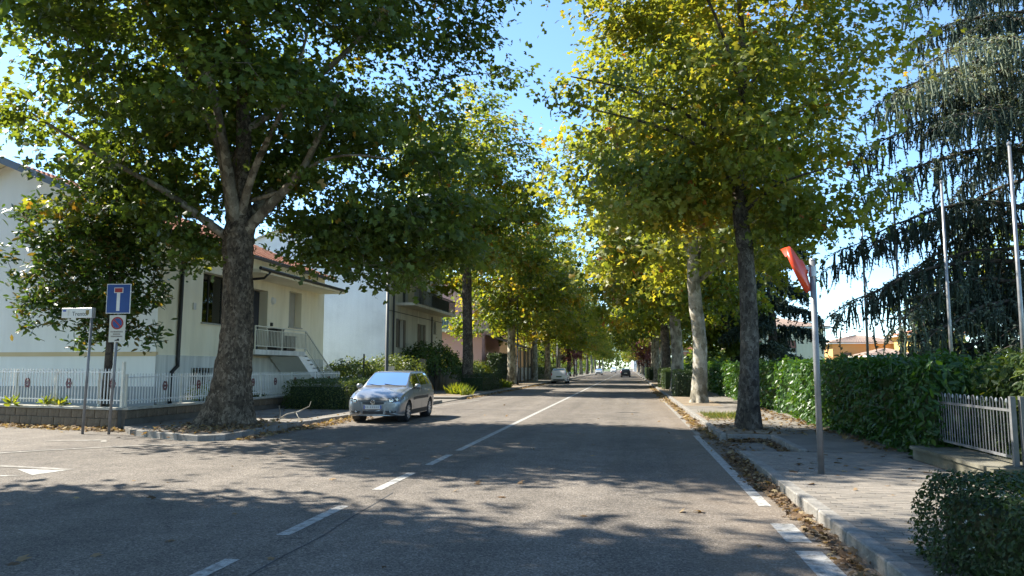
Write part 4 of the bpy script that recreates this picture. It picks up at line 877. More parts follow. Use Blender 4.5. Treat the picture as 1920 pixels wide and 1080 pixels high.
VA = variant(31, 5.6, 6.3, 10.4, 'bark_pale', 'leaf_plane_yellow', 230, 74, 0.28, 0.42, T_STAR, 0.31, 5.2)
VB = variant(32, 5.3, 6.6, 10.8, 'bark_dark', 'leaf_plane', 230, 74, 0.30, 0.55, T_STAR, 0.36, 4.8)
VD = variant(34, 5.4, 6.6, 10.8, 'bark_dark', 'leaf_plane', 320, 150, 0.34, 0.5, T_DIAM, 0.36, 4.8)  # crown packed extra dense so the unseen trees cast darker shade
VE = variant(35, 5.2, 5.8, 12.4, 'bark_dark', 'leaf_plane', 230, 74, 0.30, 0.6, T_STAR, 0.34, 6.9)
VC = variant(33, 5.8, 6.2, 10.2, 'bark_limb', 'leaf_plane', 230, 74, 0.31, 0.62, T_STAR, 0.38, 4.6)
def plant_tree(v, label, x, y, rz, s, sz=1.0, z=0.115):
    T = tree_root('plane_tree', label, 'tree', x, y, z, G_PL); T.rotation_euler[2] = rz; T.scale = (s, s, s * sz)
    for nm, me in zip(('trunk', 'branches', 'crown'), v):
        o = bpy.data.objects.new(nm, me); col.objects.link(o); o.parent = T
    return T
far_l = 'plane tree in the long row beyond the white parked car'
far_r = 'plane tree in the long row past the clipped cube hedges'
for v, lab, x, y, rz, s in [
    (VA, 'pale bare trunked plane tree standing alone on the pavement beside the laurel hedge', 2.85, 32.3, 0.4, 1.0),
    (VC, 'plane tree with brown trunk rising between two clipped cube hedges', 2.85, 46.5, 1.9, 1.0),
    (VB, 'dark trunked plane tree behind the cube hedges', 2.8, 60.0, 3.0, 0.98), (VA, 'pale leaning plane tree next to the dark trunked one', 2.9, 66.5, 4.4, 0.95)]: plant_tree(v, lab, x, y, rz, s)
for i, y in enumerate((82, 97, 112, 128, 146, 165, 186, 210, 236, 265, 300)): plant_tree((VC, VA, VB)[i % 3], far_r, 2.85 + 0.1 * ((i * 7) % 3), y, i * 1.7, 0.92 + 0.04 * (i % 3))
for v, lab, x, y, rz, s in [
    (VE, 'dark trunked plane tree behind the iris clumps near the beige house', -10.3, 47.2, 2.2, 1.05),
    (VC, 'plane tree with patchy sunlit trunk in front of the peach house', -10.4, 66.0, 0.6, 1.04),
    (VA, 'forked pale plane tree beside the tall dark clipped hedge', -10.4, 82.5, 5.2, 1.04),
    (VC, 'leaning plane tree beside the white parked car', -10.1, 93.0, 3.3, 0.95)]: plant_tree(v, lab, x, y, rz, s)
for i, y in enumerate((110, 127, 144, 162, 182, 205, 230, 258, 290)): plant_tree((VC, VB, VA)[i % 3], far_l, -10.4 + 0.1 * ((i * 5) % 3), y, 1 + i * 2.3, 0.95 + 0.04 * (i % 3))
# unseen trees: the first inferred from its shadow, the others added to thicken the shade
plant_tree(VD, 'plane tree across the side street whose crown shades the near road', -13.0, 5.2, 0.5, 1.0, 1.15)
plant_tree(VD, 'unseen plane tree added beyond the side street to deepen the near road shade', -20.0, 5.9, 2.0, 1.0, 1.1)
plant_tree(VD, 'unseen plane tree added between the others to thicken the near road shade', -16.2, 2.6, 4.6, 1.05, 1.15)
plant_tree(VC, 'unseen plane tree added to cover the nearest road with shade', -12.5, -3.0, 4.0, 1.0)

# ---- magnolia in the front garden
g = np.random.default_rng(41)
T = tree_root('magnolia_tree', 'young magnolia with large glossy leaves behind the picket fence', 'tree', -14.4, 18.95, 0.30, None)
path = smooth_path([(0, 0, -0.3), (0, 0, 0.8), (0.03, 0, 1.9), (-0.02, 0, 3.2), (-0.1, 0, 4.8), (-0.1, 0, 6.2)], 34)
rad = np.interp(path[:, 2], [-0.3, 0.5, 2, 4, 6.2], [0.125, 0.11, 0.10, 0.06, 0.02])
obj('trunk', trunk_mesh(path, rad, 0.2, 4, 16, 0.008), 'bark_brown', T)
attr = [p for p in ell_points(g, 150, (-0.5, 0, 4.3), (1.85, 1.5, 2.3), 0.45, 1.95, 0.40, cut=lambda p: not (p[2] < 3.1 and p[0] < -2.0 and p[2] < 2.4))]
attr += [np.array([x + g.normal() * .15, g.uniform(-.5, .5), z + g.normal() * .12]) for x, z in ((-3.3, 6.1), (-2.9, 5.9), (-2.6, 5.5), (-3.1, 2.9), (-2.7, 3.0), (-2.3, 2.6), (1.9, 4.2), (1.6, 4.1), (1.5, 3.4), (1.3, 2.2), (1.1, 2.0), (-2.9, 4.4), (-2.9, 4.0))]
mb, ends = grow(path, [], attr, g, 0.008); mb.build('branches', 'bark_brown', T, True)
C = np.array(ends); per = 58; idx = np.repeat(np.arange(len(C)), per); tot = len(idx)
dirs = unit(g.normal(size=(tot, 3)) + np.array([0, 0, 0.35])); P = C[idx] + g.normal(size=(tot, 3)) * 0.16
Nn = unit(g.normal(size=(tot, 3)) * 0.6 + np.array([0, 0, 0.9])); t = 0.45 + g.normal(size=tot) * 0.2; t = np.where(g.uniform(size=tot) < 0.14, 0.98, np.clip(t, 0, 0.9))
leaves_obj('crown', P, Nn, dirs, g.uniform(0.16, 0.27, tot), t, T_OVAL, 'leaf_magnolia', T)

# ---- weeping blue cedar
def cedar(label, x, y, h, reach, seed, nl, zlow, strand, az_only=None, extra=(), needle=0.075, dens=1.0):
    g = np.random.default_rng(seed); T = tree_root('cedar_tree', label, 'tree', x, y, -0.02, None)
    path = smooth_path([(0, 0, -0.05), (0.05, 0, h * 0.3), (-0.05, 0.1, h * 0.6), (0, 0, h)], 40); rad = np.interp(path[:, 2], [0, h * 0.5, h], [0.42, 0.24, 0.03])
    obj('trunk', trunk_mesh(path, rad, 0.25, seed, 18, 0.03), 'bark_brown', T)
    mb = MB(); SP = []; UP = []; UT = []
    limbs = []
    for k in range(nl):
        z0 = zlow + (h - zlow - 0.8) * (k + g.uniform(0, .8)) / nl; a = k * 2.4 + g.uniform(-.5, .5)
        L = reach * (1 - 0.60 * (z0 / h) ** 1.6) * g.uniform(0.62, 1.1)
        limbs.append((z0, a, L, g.uniform(-0.12, 0.30), 0.40 + g.normal() * 0.10))
    for e in extra: limbs.append(e)
    for z0, a, L, up, tint in limbs:
        n = 12; pts = []; p = np.array([0, 0, z0]); a2 = a
        for i in range(n + 1):
            t = i / n; pts.append(p.copy()); a2 += g.normal() * 0.10; sl_ = up * 2.0 - (up * 2.4 + 0.62) * t + g.normal() * 0.10
            p = p + np.array([math.cos(a2), math.sin(a2), sl_]) * L / n / math.sqrt(1 + sl_ * sl_ * .5)
        mb.tube([tuple(p) for p in pts], [0.075 * (1 - 0.88 * i / n) * min(1.3, L / 6) + 0.006 for i in range(n + 1)], 6, False)
        d = unit((pts[-1] - pts[0])[None])[0]; s_ = np.array([-d[1], d[0], 0])
        for i in range(2, n + 1):
            for s in (-1, 1, g.uniform(-.5, .5)):
                l2 = L * 0.30 * (1 - 0.55 * i / n) * g.uniform(0.35, 1.25); dd = unit((d * g.uniform(0.3, 1.0) + s_ * s + np.array([0, 0, g.uniform(-.5, .12)]))[None])[0]
                q_ = [pts[i] + dd * l2 * t + np.array([0, 0, -0.35 * l2 * t * t]) for t in (0, .35, .7, 1)]
                mb.tube([tuple(p) for p in q_], [0.018, 0.014, 0.010, 0.005], 4, False)
                m_ = max(2, int(l2 / 0.16 * dens))
                for w_ in range(m_):
                    f = (w_ + g.uniform(0, 1)) / m_; SP.append((pts[i] + dd * l2 * f + np.array([0, 0, -0.35 * l2 * f * f]), tint))
                for w_ in range(m_ * 3):
                    f = g.uniform(0, 1); UP.append(pts[i] + dd * l2 * f + np.array([0, 0, -0.35 * l2 * f * f + 0.03])); UT.append(tint)
            SP.append((pts[i] + g.normal(size=3) * 0.08, tint))
            for w_ in range(4): UP.append(pts[i] + g.normal(size=3) * 0.06); UT.append(tint)
    mb.build('branches', 'bark_brown', T, True)
    # hanging ropes of needles: a thin core and tufts round it
    SPa = np.array([p for p, _ in SP]); tl = np.array([t for _, t in SP]); n = len(SPa); L = strand * g.uniform(0.25, 1.2, n); sw = g.normal(size=(n, 2)) * 0.12; ph = g.uniform(0, 6.28, n)
    def rope(t):        # t: (k,) -> (n,k,3)
        x = SPa[:, None, 0] + sw[:, None, 0] * t[None] + 0.03 * np.sin(5 * t[None] + ph[:, None]); y = SPa[:, None, 1] + sw[:, None, 1] * t[None] + 0.03 * np.cos(4 * t[None] + ph[:, None])
        return np.stack([x, y, SPa[:, None, 2] - L[:, None] * t[None]], 2)
    k = 4; tt = np.linspace(0, 1, k); C = rope(tt); rr = np.array([0.020, 0.036, 0.028, 0.004])[None, :] * needle / 0.12 * g.uniform(0.7, 1.3, n)[:, None]
    ang = np.arange(3) * 2.094; V = C[:, :, None, :] + rr[:, :, None, None] * np.stack([np.cos(ang), np.sin(ang), 0 * ang], 1)[None, None]
    idx = np.arange(n)[:, None, None] * k * 3 + np.arange(k - 1)[None, :, None] * 3 + np.arange(3)[None, None]; nx = np.arange(n)[:, None, None] * k * 3 + np.arange(k - 1)[None, :, None] * 3 + ((np.arange(3) + 1) % 3)[None, None]
    F1 = np.stack([idx, nx, nx + 3], 3).reshape(-1, 3); F2 = np.stack([idx, nx + 3, idx + 3], 3).reshape(-1, 3)
    V1 = V.reshape(-1, 3); T1 = np.repeat(tl + g.normal(size=n) * 0.08, k * 3)
    m_ = max(6, int(strand / 0.085)); C2 = rope(np.linspace(0.0, 1.0, m_)).reshape(-1, 3); tn = np.repeat(tl, m_) + g.normal(size=n * m_) * 0.13
    U2 = np.repeat(np.array(UP), 2, 0) + g.normal(size=(2 * len(UP), 3)) * 0.05; C2 = np.concatenate([C2, U2]); tn = np.concatenate([tn, np.repeat(np.array(UT), 2) + 0.1 + g.normal(size=len(U2)) * 0.12])
    Dn = g.normal(size=C2.shape); Dn[:, 2] = -abs(Dn[:, 2]) * 0.4; C2 = C2 - unit(Dn) * needle * 0.4
    V2, F3, kk = leaf_soup(C2, g.normal(size=C2.shape), Dn, g.uniform(0.6, 1.3, len(C2)) * needle, T_DIAM)
    me = tri_mesh('foliage', np.concatenate([V1, V2]), np.concatenate([F1, F2, F3 + len(V1)]), np.clip(np.concatenate([T1, np.repeat(tn, kk)]), 0, 1)); obj('foliage', me, 'needle_cedar', T)
    return T
cedar('tall weeping blue cedar behind the row of bare flagpoles', 15.4, 30.0, 21, 8.4, 51, 60, 2.2, 0.95, extra=[(12.4, math.radians(236), 7.6, 0.16, 0.92), (11.9, math.radians(220), 7.4, 0.12, 0.88), (12.8, math.radians(250), 6.5, 0.14, 0.9), (9.5, math.radians(200), 7.5, 0.06, 0.45), (5.4, math.radians(190), 8.6, 0.10, 0.5), (4.6, math.radians(205), 8.0, 0.10, 0.62), (3.8, math.radians(215), 7.0, 0.10, 0.7)], needle=0.125, dens=0.66)  # first extra limbs tinted pale, painting sunlight into the needle colour
cedar('dark cedar with drooping tips in front of the white house', 10.5, 58, 12.5, 5.6, 52, 24, 2.6, 0.8, needle=0.24, dens=0.2)

# ---- hedges
def hedge(name, label, x0, x1, y0, y1, h, leaf, count, tmpl, mat, seed, group=None, lump=0.10, z=0.0, taper=0.0, faces='all', droop=0.4, core='leaf_box', flowers=0):
    g = np.random.default_rng(seed); T = thing(name, label, 'hedge', ((x0 + x1) / 2, (y0 + y1) / 2, z), 0, group)
    wx, wy = (x1 - x0) / 2, (y1 - y0) / 2
    ar = np.array([2 * wy * h, 2 * wy * h, 2 * wx * h, 2 * wx * h, 4 * wx * wy]); ar = ar / ar.sum(); f = g.choice(5, count, p=ar)
    a = g.uniform(-1, 1, count); b = g.uniform(0, 1, count); P = np.zeros((count, 3)); Nn = np.zeros((count, 3))
    for k, (nx, ny) in enumerate(((-1, 0), (1, 0), (0, -1), (0, 1))):
        s = f == k; P[s] = np.stack([np.where(nx, nx * wx, a[s] * wx), np.where(ny, ny * wy, a[s] * wy), b[s] * h], 1); Nn[s] = (nx, ny, 0.1)
    s = f == 4; P[s] = np.stack([a[s] * wx, (b[s] * 2 - 1) * wy, np.full(s.sum(), h)], 1); Nn[s] = (0, 0, 1)
    # round the edges and add lumps
    ed = np.minimum(np.minimum(wx - abs(P[:, 0]) + 0.0, wy - abs(P[:, 1])) * 0 + (h - P[:, 2]), 0.25) / 0.25
    P[:, :2] *= (1 - 0.06 * (1 - np.clip(ed, 0, 1)))[:, None]
    lum = rot_noise(P, seed, 2.2) * lump + rot_noise(P, seed + 3, 6) * lump * 0.5
    P = P + Nn * (lum + g.normal(size=count) * leaf * 0.35 - leaf * 0.15 - g.uniform(0, 1, count) ** 2.5 * min(0.18, leaf * 3.5))[:, None]; P[:, 2] = np.maximum(P[:, 2], 0.02)
    N2 = unit(Nn + g.normal(size=(count, 3)) * 0.55 + np.array([0, 0, 0.35])); D = unit(g.normal(size=(count, 3)) * 0.7 + Nn * 0.5 + np.array([0, 0, -droop]))
    tt = 0.45 + 0.22 * rot_noise(P, seed + 5, 1.5) + g.normal(size=count) * 0.2
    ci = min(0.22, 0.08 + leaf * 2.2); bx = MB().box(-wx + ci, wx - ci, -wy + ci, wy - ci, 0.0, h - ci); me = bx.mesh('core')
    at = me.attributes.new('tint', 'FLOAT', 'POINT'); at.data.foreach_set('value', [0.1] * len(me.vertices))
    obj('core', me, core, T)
    leaves_obj('foliage', P, N2, D, leaf * g.uniform(0.45, 1.3, count), tt, tmpl, mat, T, 'stuff')
    if flowers:
        i = g.choice(count, flowers * 5, replace=False); Q = np.repeat(P[i[:flowers]] + N2[i[:flowers]] * 0.02, 5, 0) + g.normal(size=(flowers * 5, 3)) * 0.006
        leaves_obj('flowers', Q, g.normal(size=Q.shape), g.normal(size=Q.shape), g.uniform(0.010, 0.020, len(Q)), g.uniform(0, 1, len(Q)), T_DIAM, 'petal_white', T, 'stuff')
    return T
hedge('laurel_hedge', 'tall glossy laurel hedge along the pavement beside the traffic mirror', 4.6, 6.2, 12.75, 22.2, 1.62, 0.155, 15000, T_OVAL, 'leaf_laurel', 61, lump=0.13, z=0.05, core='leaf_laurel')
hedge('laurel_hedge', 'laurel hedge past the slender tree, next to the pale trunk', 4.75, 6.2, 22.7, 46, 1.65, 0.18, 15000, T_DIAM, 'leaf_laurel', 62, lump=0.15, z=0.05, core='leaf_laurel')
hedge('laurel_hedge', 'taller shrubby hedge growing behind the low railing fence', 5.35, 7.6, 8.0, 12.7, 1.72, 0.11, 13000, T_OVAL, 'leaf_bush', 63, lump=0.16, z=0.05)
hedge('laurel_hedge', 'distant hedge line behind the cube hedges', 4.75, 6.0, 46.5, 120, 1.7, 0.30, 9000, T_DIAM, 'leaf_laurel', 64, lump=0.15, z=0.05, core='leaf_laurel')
hedge('clipped_hedge', 'small leaved clipped hedge with white flowers beside the block pavement', 2.16, 5.6, 3.3, 6.38, 0.66, 0.040, 70000, T_DIAM, 'leaf_box', 65, lump=0.06, z=0.10, flowers=240)
G_CUBE = 'clipped cube hedges between the trees'
for i, (x0, x1, y0, y1, h, lab) in enumerate([(2.15, 3.3, 38.6, 40.4, 1.35, 'clipped dark cube hedge between the pale trunk and the next tree'), (2.15, 3.2, 51.5, 54, 1.4, 'clipped dark cube hedge before the dark trunked tree'),
        (2.1, 3.1, 57, 58.6, 1.45, 'clipped cube hedge hard against the dark trunk'), (2.0, 3.1, 89, 91, 1.5, 'sunlit clipped cube hedge just before the purple plum tree'), (2.0, 3.0, 100, 102, 1.5, 'second sunlit clipped cube hedge farther along the kerb')]):
    hedge('cube_hedge', lab, x0, x1, y0, y1, h, 0.07, 4200, T_DIAM, 'leaf_box', 70 + i, G_CUBE, 0.05, 0.11)
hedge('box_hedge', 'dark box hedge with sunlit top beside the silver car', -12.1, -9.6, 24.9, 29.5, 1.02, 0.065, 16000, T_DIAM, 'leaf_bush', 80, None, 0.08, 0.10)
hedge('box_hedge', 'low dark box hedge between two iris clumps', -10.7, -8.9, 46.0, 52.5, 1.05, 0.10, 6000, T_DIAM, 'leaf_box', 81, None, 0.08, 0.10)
hedge('box_hedge', 'tall dark clipped hedge screening the peach house', -13.4, -12.2, 70, 82, 2.9, 0.16, 7000, T_DIAM, 'leaf_box', 82, None, 0.08, 0.05)
hedge('box_hedge', 'hedge along the gardens behind the white parked car', -13.4, -12.0, 95, 150, 1.9, 0.24, 8000, T_DIAM, 'leaf_bush', 83, None, 0.15, 0.05)
hedge('box_hedge', 'round dark kerbside hedge ahead of the white parked car', -10.0, -8.6, 99, 104, 1.1, 0.14, 2500, T_DIAM, 'leaf_box', 84, None, 0.12, 0.10)
# ---- bushes
def bush(name, label, x, y, z, rx, ry, rz, leaf, count, mat, seed, tmpl=T_DIAM, t0=0.5, cat='bush', group=None, stems=6):
    g = np.random.default_rng(seed); T = thing(name, label, cat, (x, y, z), 0, group)
    v = unit(g.normal(size=(count, 3))); v[:, 2] = np.abs(v[:, 2]) * 1.0 + g.uniform(-0.55, 0, count); k = g.uniform(0.55, 1, count) ** 0.5
    P = v * k[:, None] * np.array([rx, ry, rz]); P *= (1 + 0.16 * rot_noise(P / max(rx, ry), seed, 5))[:, None]; P[:, 2] += rz * 0.9; P[:, 2] = np.maximum(P[:, 2], 0.03)
    N = unit(v + g.normal(size=P.shape) * 0.6 + np.array([0, 0, .4])); D = unit(g.normal(size=P.shape) + v * 0.5 + np.array([0, 0, -.3]))
    leaves_obj('foliage', P, N, D, leaf * g.uniform(0.6, 1.2, count), t0 + 0.15 * rot_noise(P, seed + 2, 3) + g.normal(size=count) * 0.16, tmpl, mat, T, 'stuff')
    m = MB()
    for s in range(stems):
        a = g.uniform(0, 6.28); m.tube([(0.1 * math.cos(a), 0.1 * math.sin(a), -0.02), (0.3 * rx * math.cos(a), 0.3 * ry * math.sin(a), rz * 0.7), (0.6 * rx * math.cos(a), 0.6 * ry * math.sin(a), rz * 1.3)], [0.03, 0.022, 0.01], 5, False)
    m.build('stems', 'bark_brown', T); return T
bush('garden_bush', 'broad leaved green bush in front of the white flank wall', -13.6, 35.6, 0, 1.9, 1.5, 1.15, 0.17, 3600, 'leaf_bush', 90, t0=0.62)
bush('garden_bush', 'pale green leafy bush behind the dark post and garden wall', -13.3, 41.0, 0, 2.0, 1.8, 1.35, 0.18, 3800, 'leaf_bush', 91, t0=0.72)
bush('garden_bush', 'large dark bush with big leaves over the gate of the beige house', -12.9, 47.6, 0.2, 2.3, 2.6, 1.75, 0.22, 4600, 'leaf_magnolia', 92, t0=0.55)
bush('bamboo_clump', 'yellow green bamboo clump between the beige and pink houses', -15.4, 60.5, 0, 1.6, 1.5, 1.9, 0.28, 2800, 'leaf_lime', 93, T_BLADE, 0.7)
bush('garden_bush', 'dark rounded bush under the pink wall', -13.0, 59.0, 0, 1.6, 1.8, 1.2, 0.2, 2400, 'leaf_box', 94, t0=0.5)
bush('garden_bush', 'pale spiky garden plants behind the old wall by the peach house', -12.9, 63.5, 0.2, 1.3, 1.8, 1.1, 0.35, 1600, 'leaf_lime', 95, T_BLADE, 0.55)
bush('garden_bush', 'light green shrub behind the far garden gate', -13.5, 108, 0.2, 1.6, 1.6, 1.7, 0.22, 2200, 'leaf_lime', 96, t0=0.5)
bush('garden_bush', 'small fallen leaf covered shrub in the garden behind the laurel hedge', 7.2, 34, 0, 1.0, 2.6, 1.1, 0.15, 2600, 'leaf_bush', 97, t0=0.6)
for i, (x, y, lab) in enumerate(((-9.4, 41.0, 'bright iris clump on the kerb nearest the driveway'), (-9.4, 55.5, 'bright iris clump beside the patchy sunlit trunk'))):
    g = np.random.default_rng(100 + i); T = thing('iris_clump', lab, 'plant', (x, y, 0.115), 0, 'iris clumps in the kerb bed'); n = 620
    cl = g.integers(0, 7, n); cx = g.normal(size=7) * 0.4; cy = g.normal(size=7) * 1.0; C = np.stack([cx[cl] + g.normal(size=n) * 0.13, cy[cl] + g.normal(size=n) * 0.2, np.zeros(n)], 1); D = unit(np.stack([g.normal(size=n) * 0.8, g.normal(size=n) * 0.8, np.ones(n)], 1)); Nn = g.normal(size=(n, 3)); Nn[:, 2] *= 0.3
    leaves_obj('foliage', C, Nn, D, g.uniform(0.3, 0.72, n), 0.55 + g.normal(size=n) * 0.25, T_BLADE, 'leaf_lime', T, 'stuff')
# small weeds and flowerpots plants inside the picket fence
for i, (x, y, z) in enumerate(((-15.2, 17.75, 0.56), (-14.75, 17.7, 0.56), (-16.3, 17.85, 0.56))):
    g = np.random.default_rng(110 + i); n = 26; T = thing('garden_weed', 'small bright green weed sprouting on top of the garden wall', 'plant', (x, y, z), 0, 'weeds on the garden wall')
    D = unit(np.stack([g.normal(size=n), g.normal(size=n), np.abs(g.normal(size=n)) + .6], 1)); leaves_obj('foliage', D * g.uniform(0.02, 0.16, n)[:, None], g.normal(size=(n, 3)), D, g.uniform(0.12, 0.26, n), g.uniform(0.3, 1, n), T_OVAL, 'leaf_lime', T)
bush('garden_bush', 'leafy rose bush by the barred basement window', -13.4, 22.2, 0.35, 0.45, 0.8, 0.42, 0.09, 700, 'leaf_lime', 120, t0=0.5, stems=3)
bush('garden_bush', 'low shrub in the shade under the outside stair', -13.4, 24.9, 0.30, 0.4, 1.3, 0.25, 0.10, 700, 'leaf_bush', 121, t0=0.4, stems=3)
bush('climbing_plant', 'pale climbing plant on the foot of the stair railing', -13.7, 32.9, 0.4, 0.22, 0.55, 0.55, 0.10, 500, 'leaf_bush', 122, t0=0.9, stems=4)
# ---- purple plums and a blue spruce far along the avenue
def small_tree(name, label, x, y, h, r, leafm, seed, count, leaf, group=None, cone=False):
    g = np.random.default_rng(seed); T = tree_root(name, label, 'tree', x, y, 0.0, group)
    path = smooth_path([(0, 0, 0), (0.05, 0, h * .3), (0, 0, h * .6), (0, 0, h * .92)], 16); obj('trunk', trunk_mesh(path, np.linspace(0.13, 0.02, 16), 0.2, seed, 10, 0.01), 'bark_brown', T)
    if cone:
        z = g.uniform(0.1, 1, 60) * h; A = [np.array([(1 - z_ / h) * r * math.cos(a) * k, (1 - z_ / h) * r * math.sin(a) * k, z_]) for z_, a, k in zip(z, g.uniform(0, 6.28, 60), g.uniform(0.5, 1, 60))]
    else: A = ell_points(g, 60, (0, 0, h * 0.65), (r, r, h * 0.33), 0.4, h * 0.3, 0.3)
    mb, ends = grow(path, [], A, g, 0.012); mb.build('branches', 'bark_brown', T)
    P, N, D, S, t = crown_leaves(ends, count // len(ends), 0.38, leaf, T_DIAM, g, (0, 0, h * .5), 0.5, 0.2); leaves_obj('crown', P, N, D, S, t, T_DIAM, leafm, T)
small_tree('plum_tree', 'purple leaved plum tree beside the garden hedge', -9.2, 125, 7.0, 3.0, 'leaf_purple', 131, 5000, 0.28, 'purple plum trees')
small_tree('plum_tree', 'purple leaved plum tree with white post by the cube hedges', 2.4, 108, 6.4, 2.6, 'leaf_purple', 132, 5000, 0.26, 'purple plum trees')
small_tree('spruce_tree', 'blue grey spruce rising behind the garden hedge', -13.0, 128, 15, 4.2, 'needle_cedar', 133, 9000, 0.40, None, True)
# far belt of trees closing the view on both sides
for i, (x, y, h, r, lm) in enumerate(((-24, 120, 14, 6, 'leaf_plane_dark'), (-30, 70, 13, 6, 'leaf_plane_dark'), (-27, 160, 15, 7, 'leaf_plane'), (14, 140, 13, 6, 'leaf_plane_dark'), (20, 180, 14, 7, 'leaf_plane'), (-6, 350, 17, 8, 'leaf_plane'), (-14, 360, 17, 8, 'leaf_plane_dark'), (30, 75, 11, 5, 'leaf_plane_dark'), (11.5, 84, 11, 4.5, 'leaf_plane_dark'), (26, 52, 12, 5, 'leaf_plane_dark'), (24, 38, 10, 5, 'leaf_plane'), (8.5, 66, 8, 3, 'leaf_plane_dark'), (-17.5, 84, 11, 4, 'leaf_plane_dark'))):
    small_tree('garden_tree', 'dense green garden tree rising behind the houses and hedges', x, y, h, r, lm, 140 + i, 4200, 0.55, 'garden trees in the background')

# woods and gardens beyond the avenue that read as one mass
def belt(name, label, x0, x1, y0, y1, h, leaf, count, mat, seed):
    g = np.random.default_rng(seed); x = g.uniform(x0, x1, count); y = g.uniform(y0, y1, count)
    top = h * (0.72 + 0.28 * rot_noise(np.stack([x, y, 0 * x], 1), seed, 0.22)); z = top * np.sqrt(g.uniform(0.004, 1, count)); P = np.stack([x, y, z], 1)
    o = leaves_obj(name, P, g.normal(size=P.shape) + np.array([0, 0, .8]), g.normal(size=P.shape), leaf * g.uniform(.6, 1.2, count), 0.45 + 0.2 * rot_noise(P, seed, .5) + g.normal(size=count) * .15, T_DIAM, mat)
    tag(o, label, 'trees', None, 'stuff')
belt('shrub_belt', 'dense garden greenery behind the plane row and parked cars', -19, -14.5, 104, 330, 6.0, 0.8, 9000, 'leaf_plane_dark', 301)
belt('shrub_belt', 'dense garden greenery behind the trunks past the cube hedges', 8.0, 12.5, 75, 330, 4.6, 0.8, 9000, 'leaf_plane_dark', 302)
belt('far_wood', 'distant wood closing the end of the avenue', -60, 0.5, 350, 380, 14, 1.5, 5000, 'leaf_plane_dark', 303)
belt('far_wood', 'distant wood beyond the yellow and orange houses', 12, 130, 190, 215, 7, 1.2, 7000, 'leaf_plane_dark', 304)

# ---- grass and fallen leaves
def litter(name, label, pts, size, seed, mat='leaf_dead', tmpl=T_PLANE, flat=0.35, cat='fallen leaves', t0=0.5):
    g = np.random.default_rng(seed); C = np.array(pts); n = len(C); N = unit(g.normal(size=(n, 3)) * flat + np.array([0, 0, 1])); D = g.normal(size=(n, 3))
    o = leaves_obj(name, C, N, D, size * g.uniform(0.5, 1.25, n), t0 + g.normal(size=n) * 0.28, tmpl, mat); return tag(o, label, cat, None, 'stuff')
g = np.random.default_rng(200)
def strip(n, x, sx, y0, y1, z, zs=0.03): return np.stack([x + g.normal(size=n) * sx, g.uniform(y0, y1, n), z + np.abs(g.normal(size=n)) * zs], 1)
litter('fallen_leaves', 'brown fallen leaves piled in the gutter along the block pavement kerb', np.concatenate([strip(420, 1.72, 0.05, 5.2, 10.4, 0.01, .02), strip(700, 1.70, 0.075, 10.0, 13.8, 0.012, .035)]), 0.08, 1, t0=0.4)
litter('fallen_leaves', 'brown fallen leaves heaped in the corner of the ramp', np.concatenate([np.stack([g.uniform(2.0, 2.85, 320), 16.45 - np.abs(g.normal(size=320)) * 0.16, 0.03 + np.abs(g.normal(size=320)) * 0.03], 1), np.stack([2.82 - np.abs(g.normal(size=220)) * 0.09, g.uniform(14.2, 16.4, 220), 0.03 + np.abs(g.normal(size=220)) * 0.025], 1), strip(160, 1.95, 0.2, 14, 16.4, 0.03, .02)]), 0.09, 2, t0=0.4)
litter('fallen_leaves', 'tan fallen leaves along the kerb below the slender tree', np.concatenate([strip(900, 1.74, 0.07, 16.8, 34, 0.012, .03), strip(900, 1.68, 0.13, 34, 62, 0.012, .04)]), 0.12, 3, t0=0.68)
litter('fallen_leaves', 'dry leaves over the earth round the slender tree', np.stack([g.uniform(2.05, 4.4, 330), g.uniform(16.9, 24, 330), np.full(330, 0.128) + g.uniform(0, .02, 330)], 1), 0.12, 4)
litter('fallen_leaves', 'scattered dead leaves lying on the block pavement', np.stack([g.uniform(2.1, 4.3, 46), g.uniform(6.4, 13.6, 46), np.full(46, 0.126)], 1), 0.13, 5, flat=0.25)
litter('fallen_leaves', 'leaves gathered against the foot of the laurel hedge', np.stack([4.55 - np.abs(g.normal(size=380)) * 0.14, g.uniform(13.9, 30, 380), np.full(380, 0.125) + g.uniform(0, .03, 380)], 1), 0.12, 6)
litter('fallen_leaves', 'pale leaf litter banked along the stone garden wall', np.concatenate([np.stack([x, 17.35 + (-(x + 12.6)) * 0.25 - 0.25 - np.abs(g.normal(size=700)) * 0.22, 0.01 + np.abs(g.normal(size=700)) * 0.035], 1) for x in [g.uniform(-17.5, -12.2, 700)]]), 0.115, 7, t0=0.72)
litter('fallen_leaves', 'leaf litter and bark flakes round the huge trunk', np.stack([-9.9 + g.normal(size=900) * 0.62, 17.2 + g.normal(size=900) * 0.95, 0.135 + np.abs(g.normal(size=900)) * 0.03], 1), 0.10, 8, t0=0.66)
litter('fallen_leaves', 'sunlit leaf litter in the gutter between the island and the silver car', np.concatenate([np.stack([-8.52 + np.abs(g.normal(size=600)) * 0.28, g.uniform(18.0, 22.6, 600), 0.01 + np.abs(g.normal(size=600)) * 0.03], 1), np.stack([-8.45 + np.abs(g.normal(size=160)) * 0.16, g.uniform(15.2, 18, 160), 0.01 + np.abs(g.normal(size=160)) * 0.02], 1)]), 0.11, 9, t0=0.72)
litter('fallen_leaves', 'scattered leaves on the asphalt of the road', np.stack([g.uniform(-8.2, 1.5, 90), 4.5 + g.uniform(0, 1, 90) ** 1.6 * 45, np.full(90, 0.010)], 1), 0.12, 10, flat=0.3, t0=0.6)
litter('fallen_leaves', 'leaves strewn on the pavement beside the stone wall', np.stack([g.uniform(-12.4, -8.8, 260), g.uniform(17, 33, 260), np.full(260, 0.122)], 1), 0.11, 11)
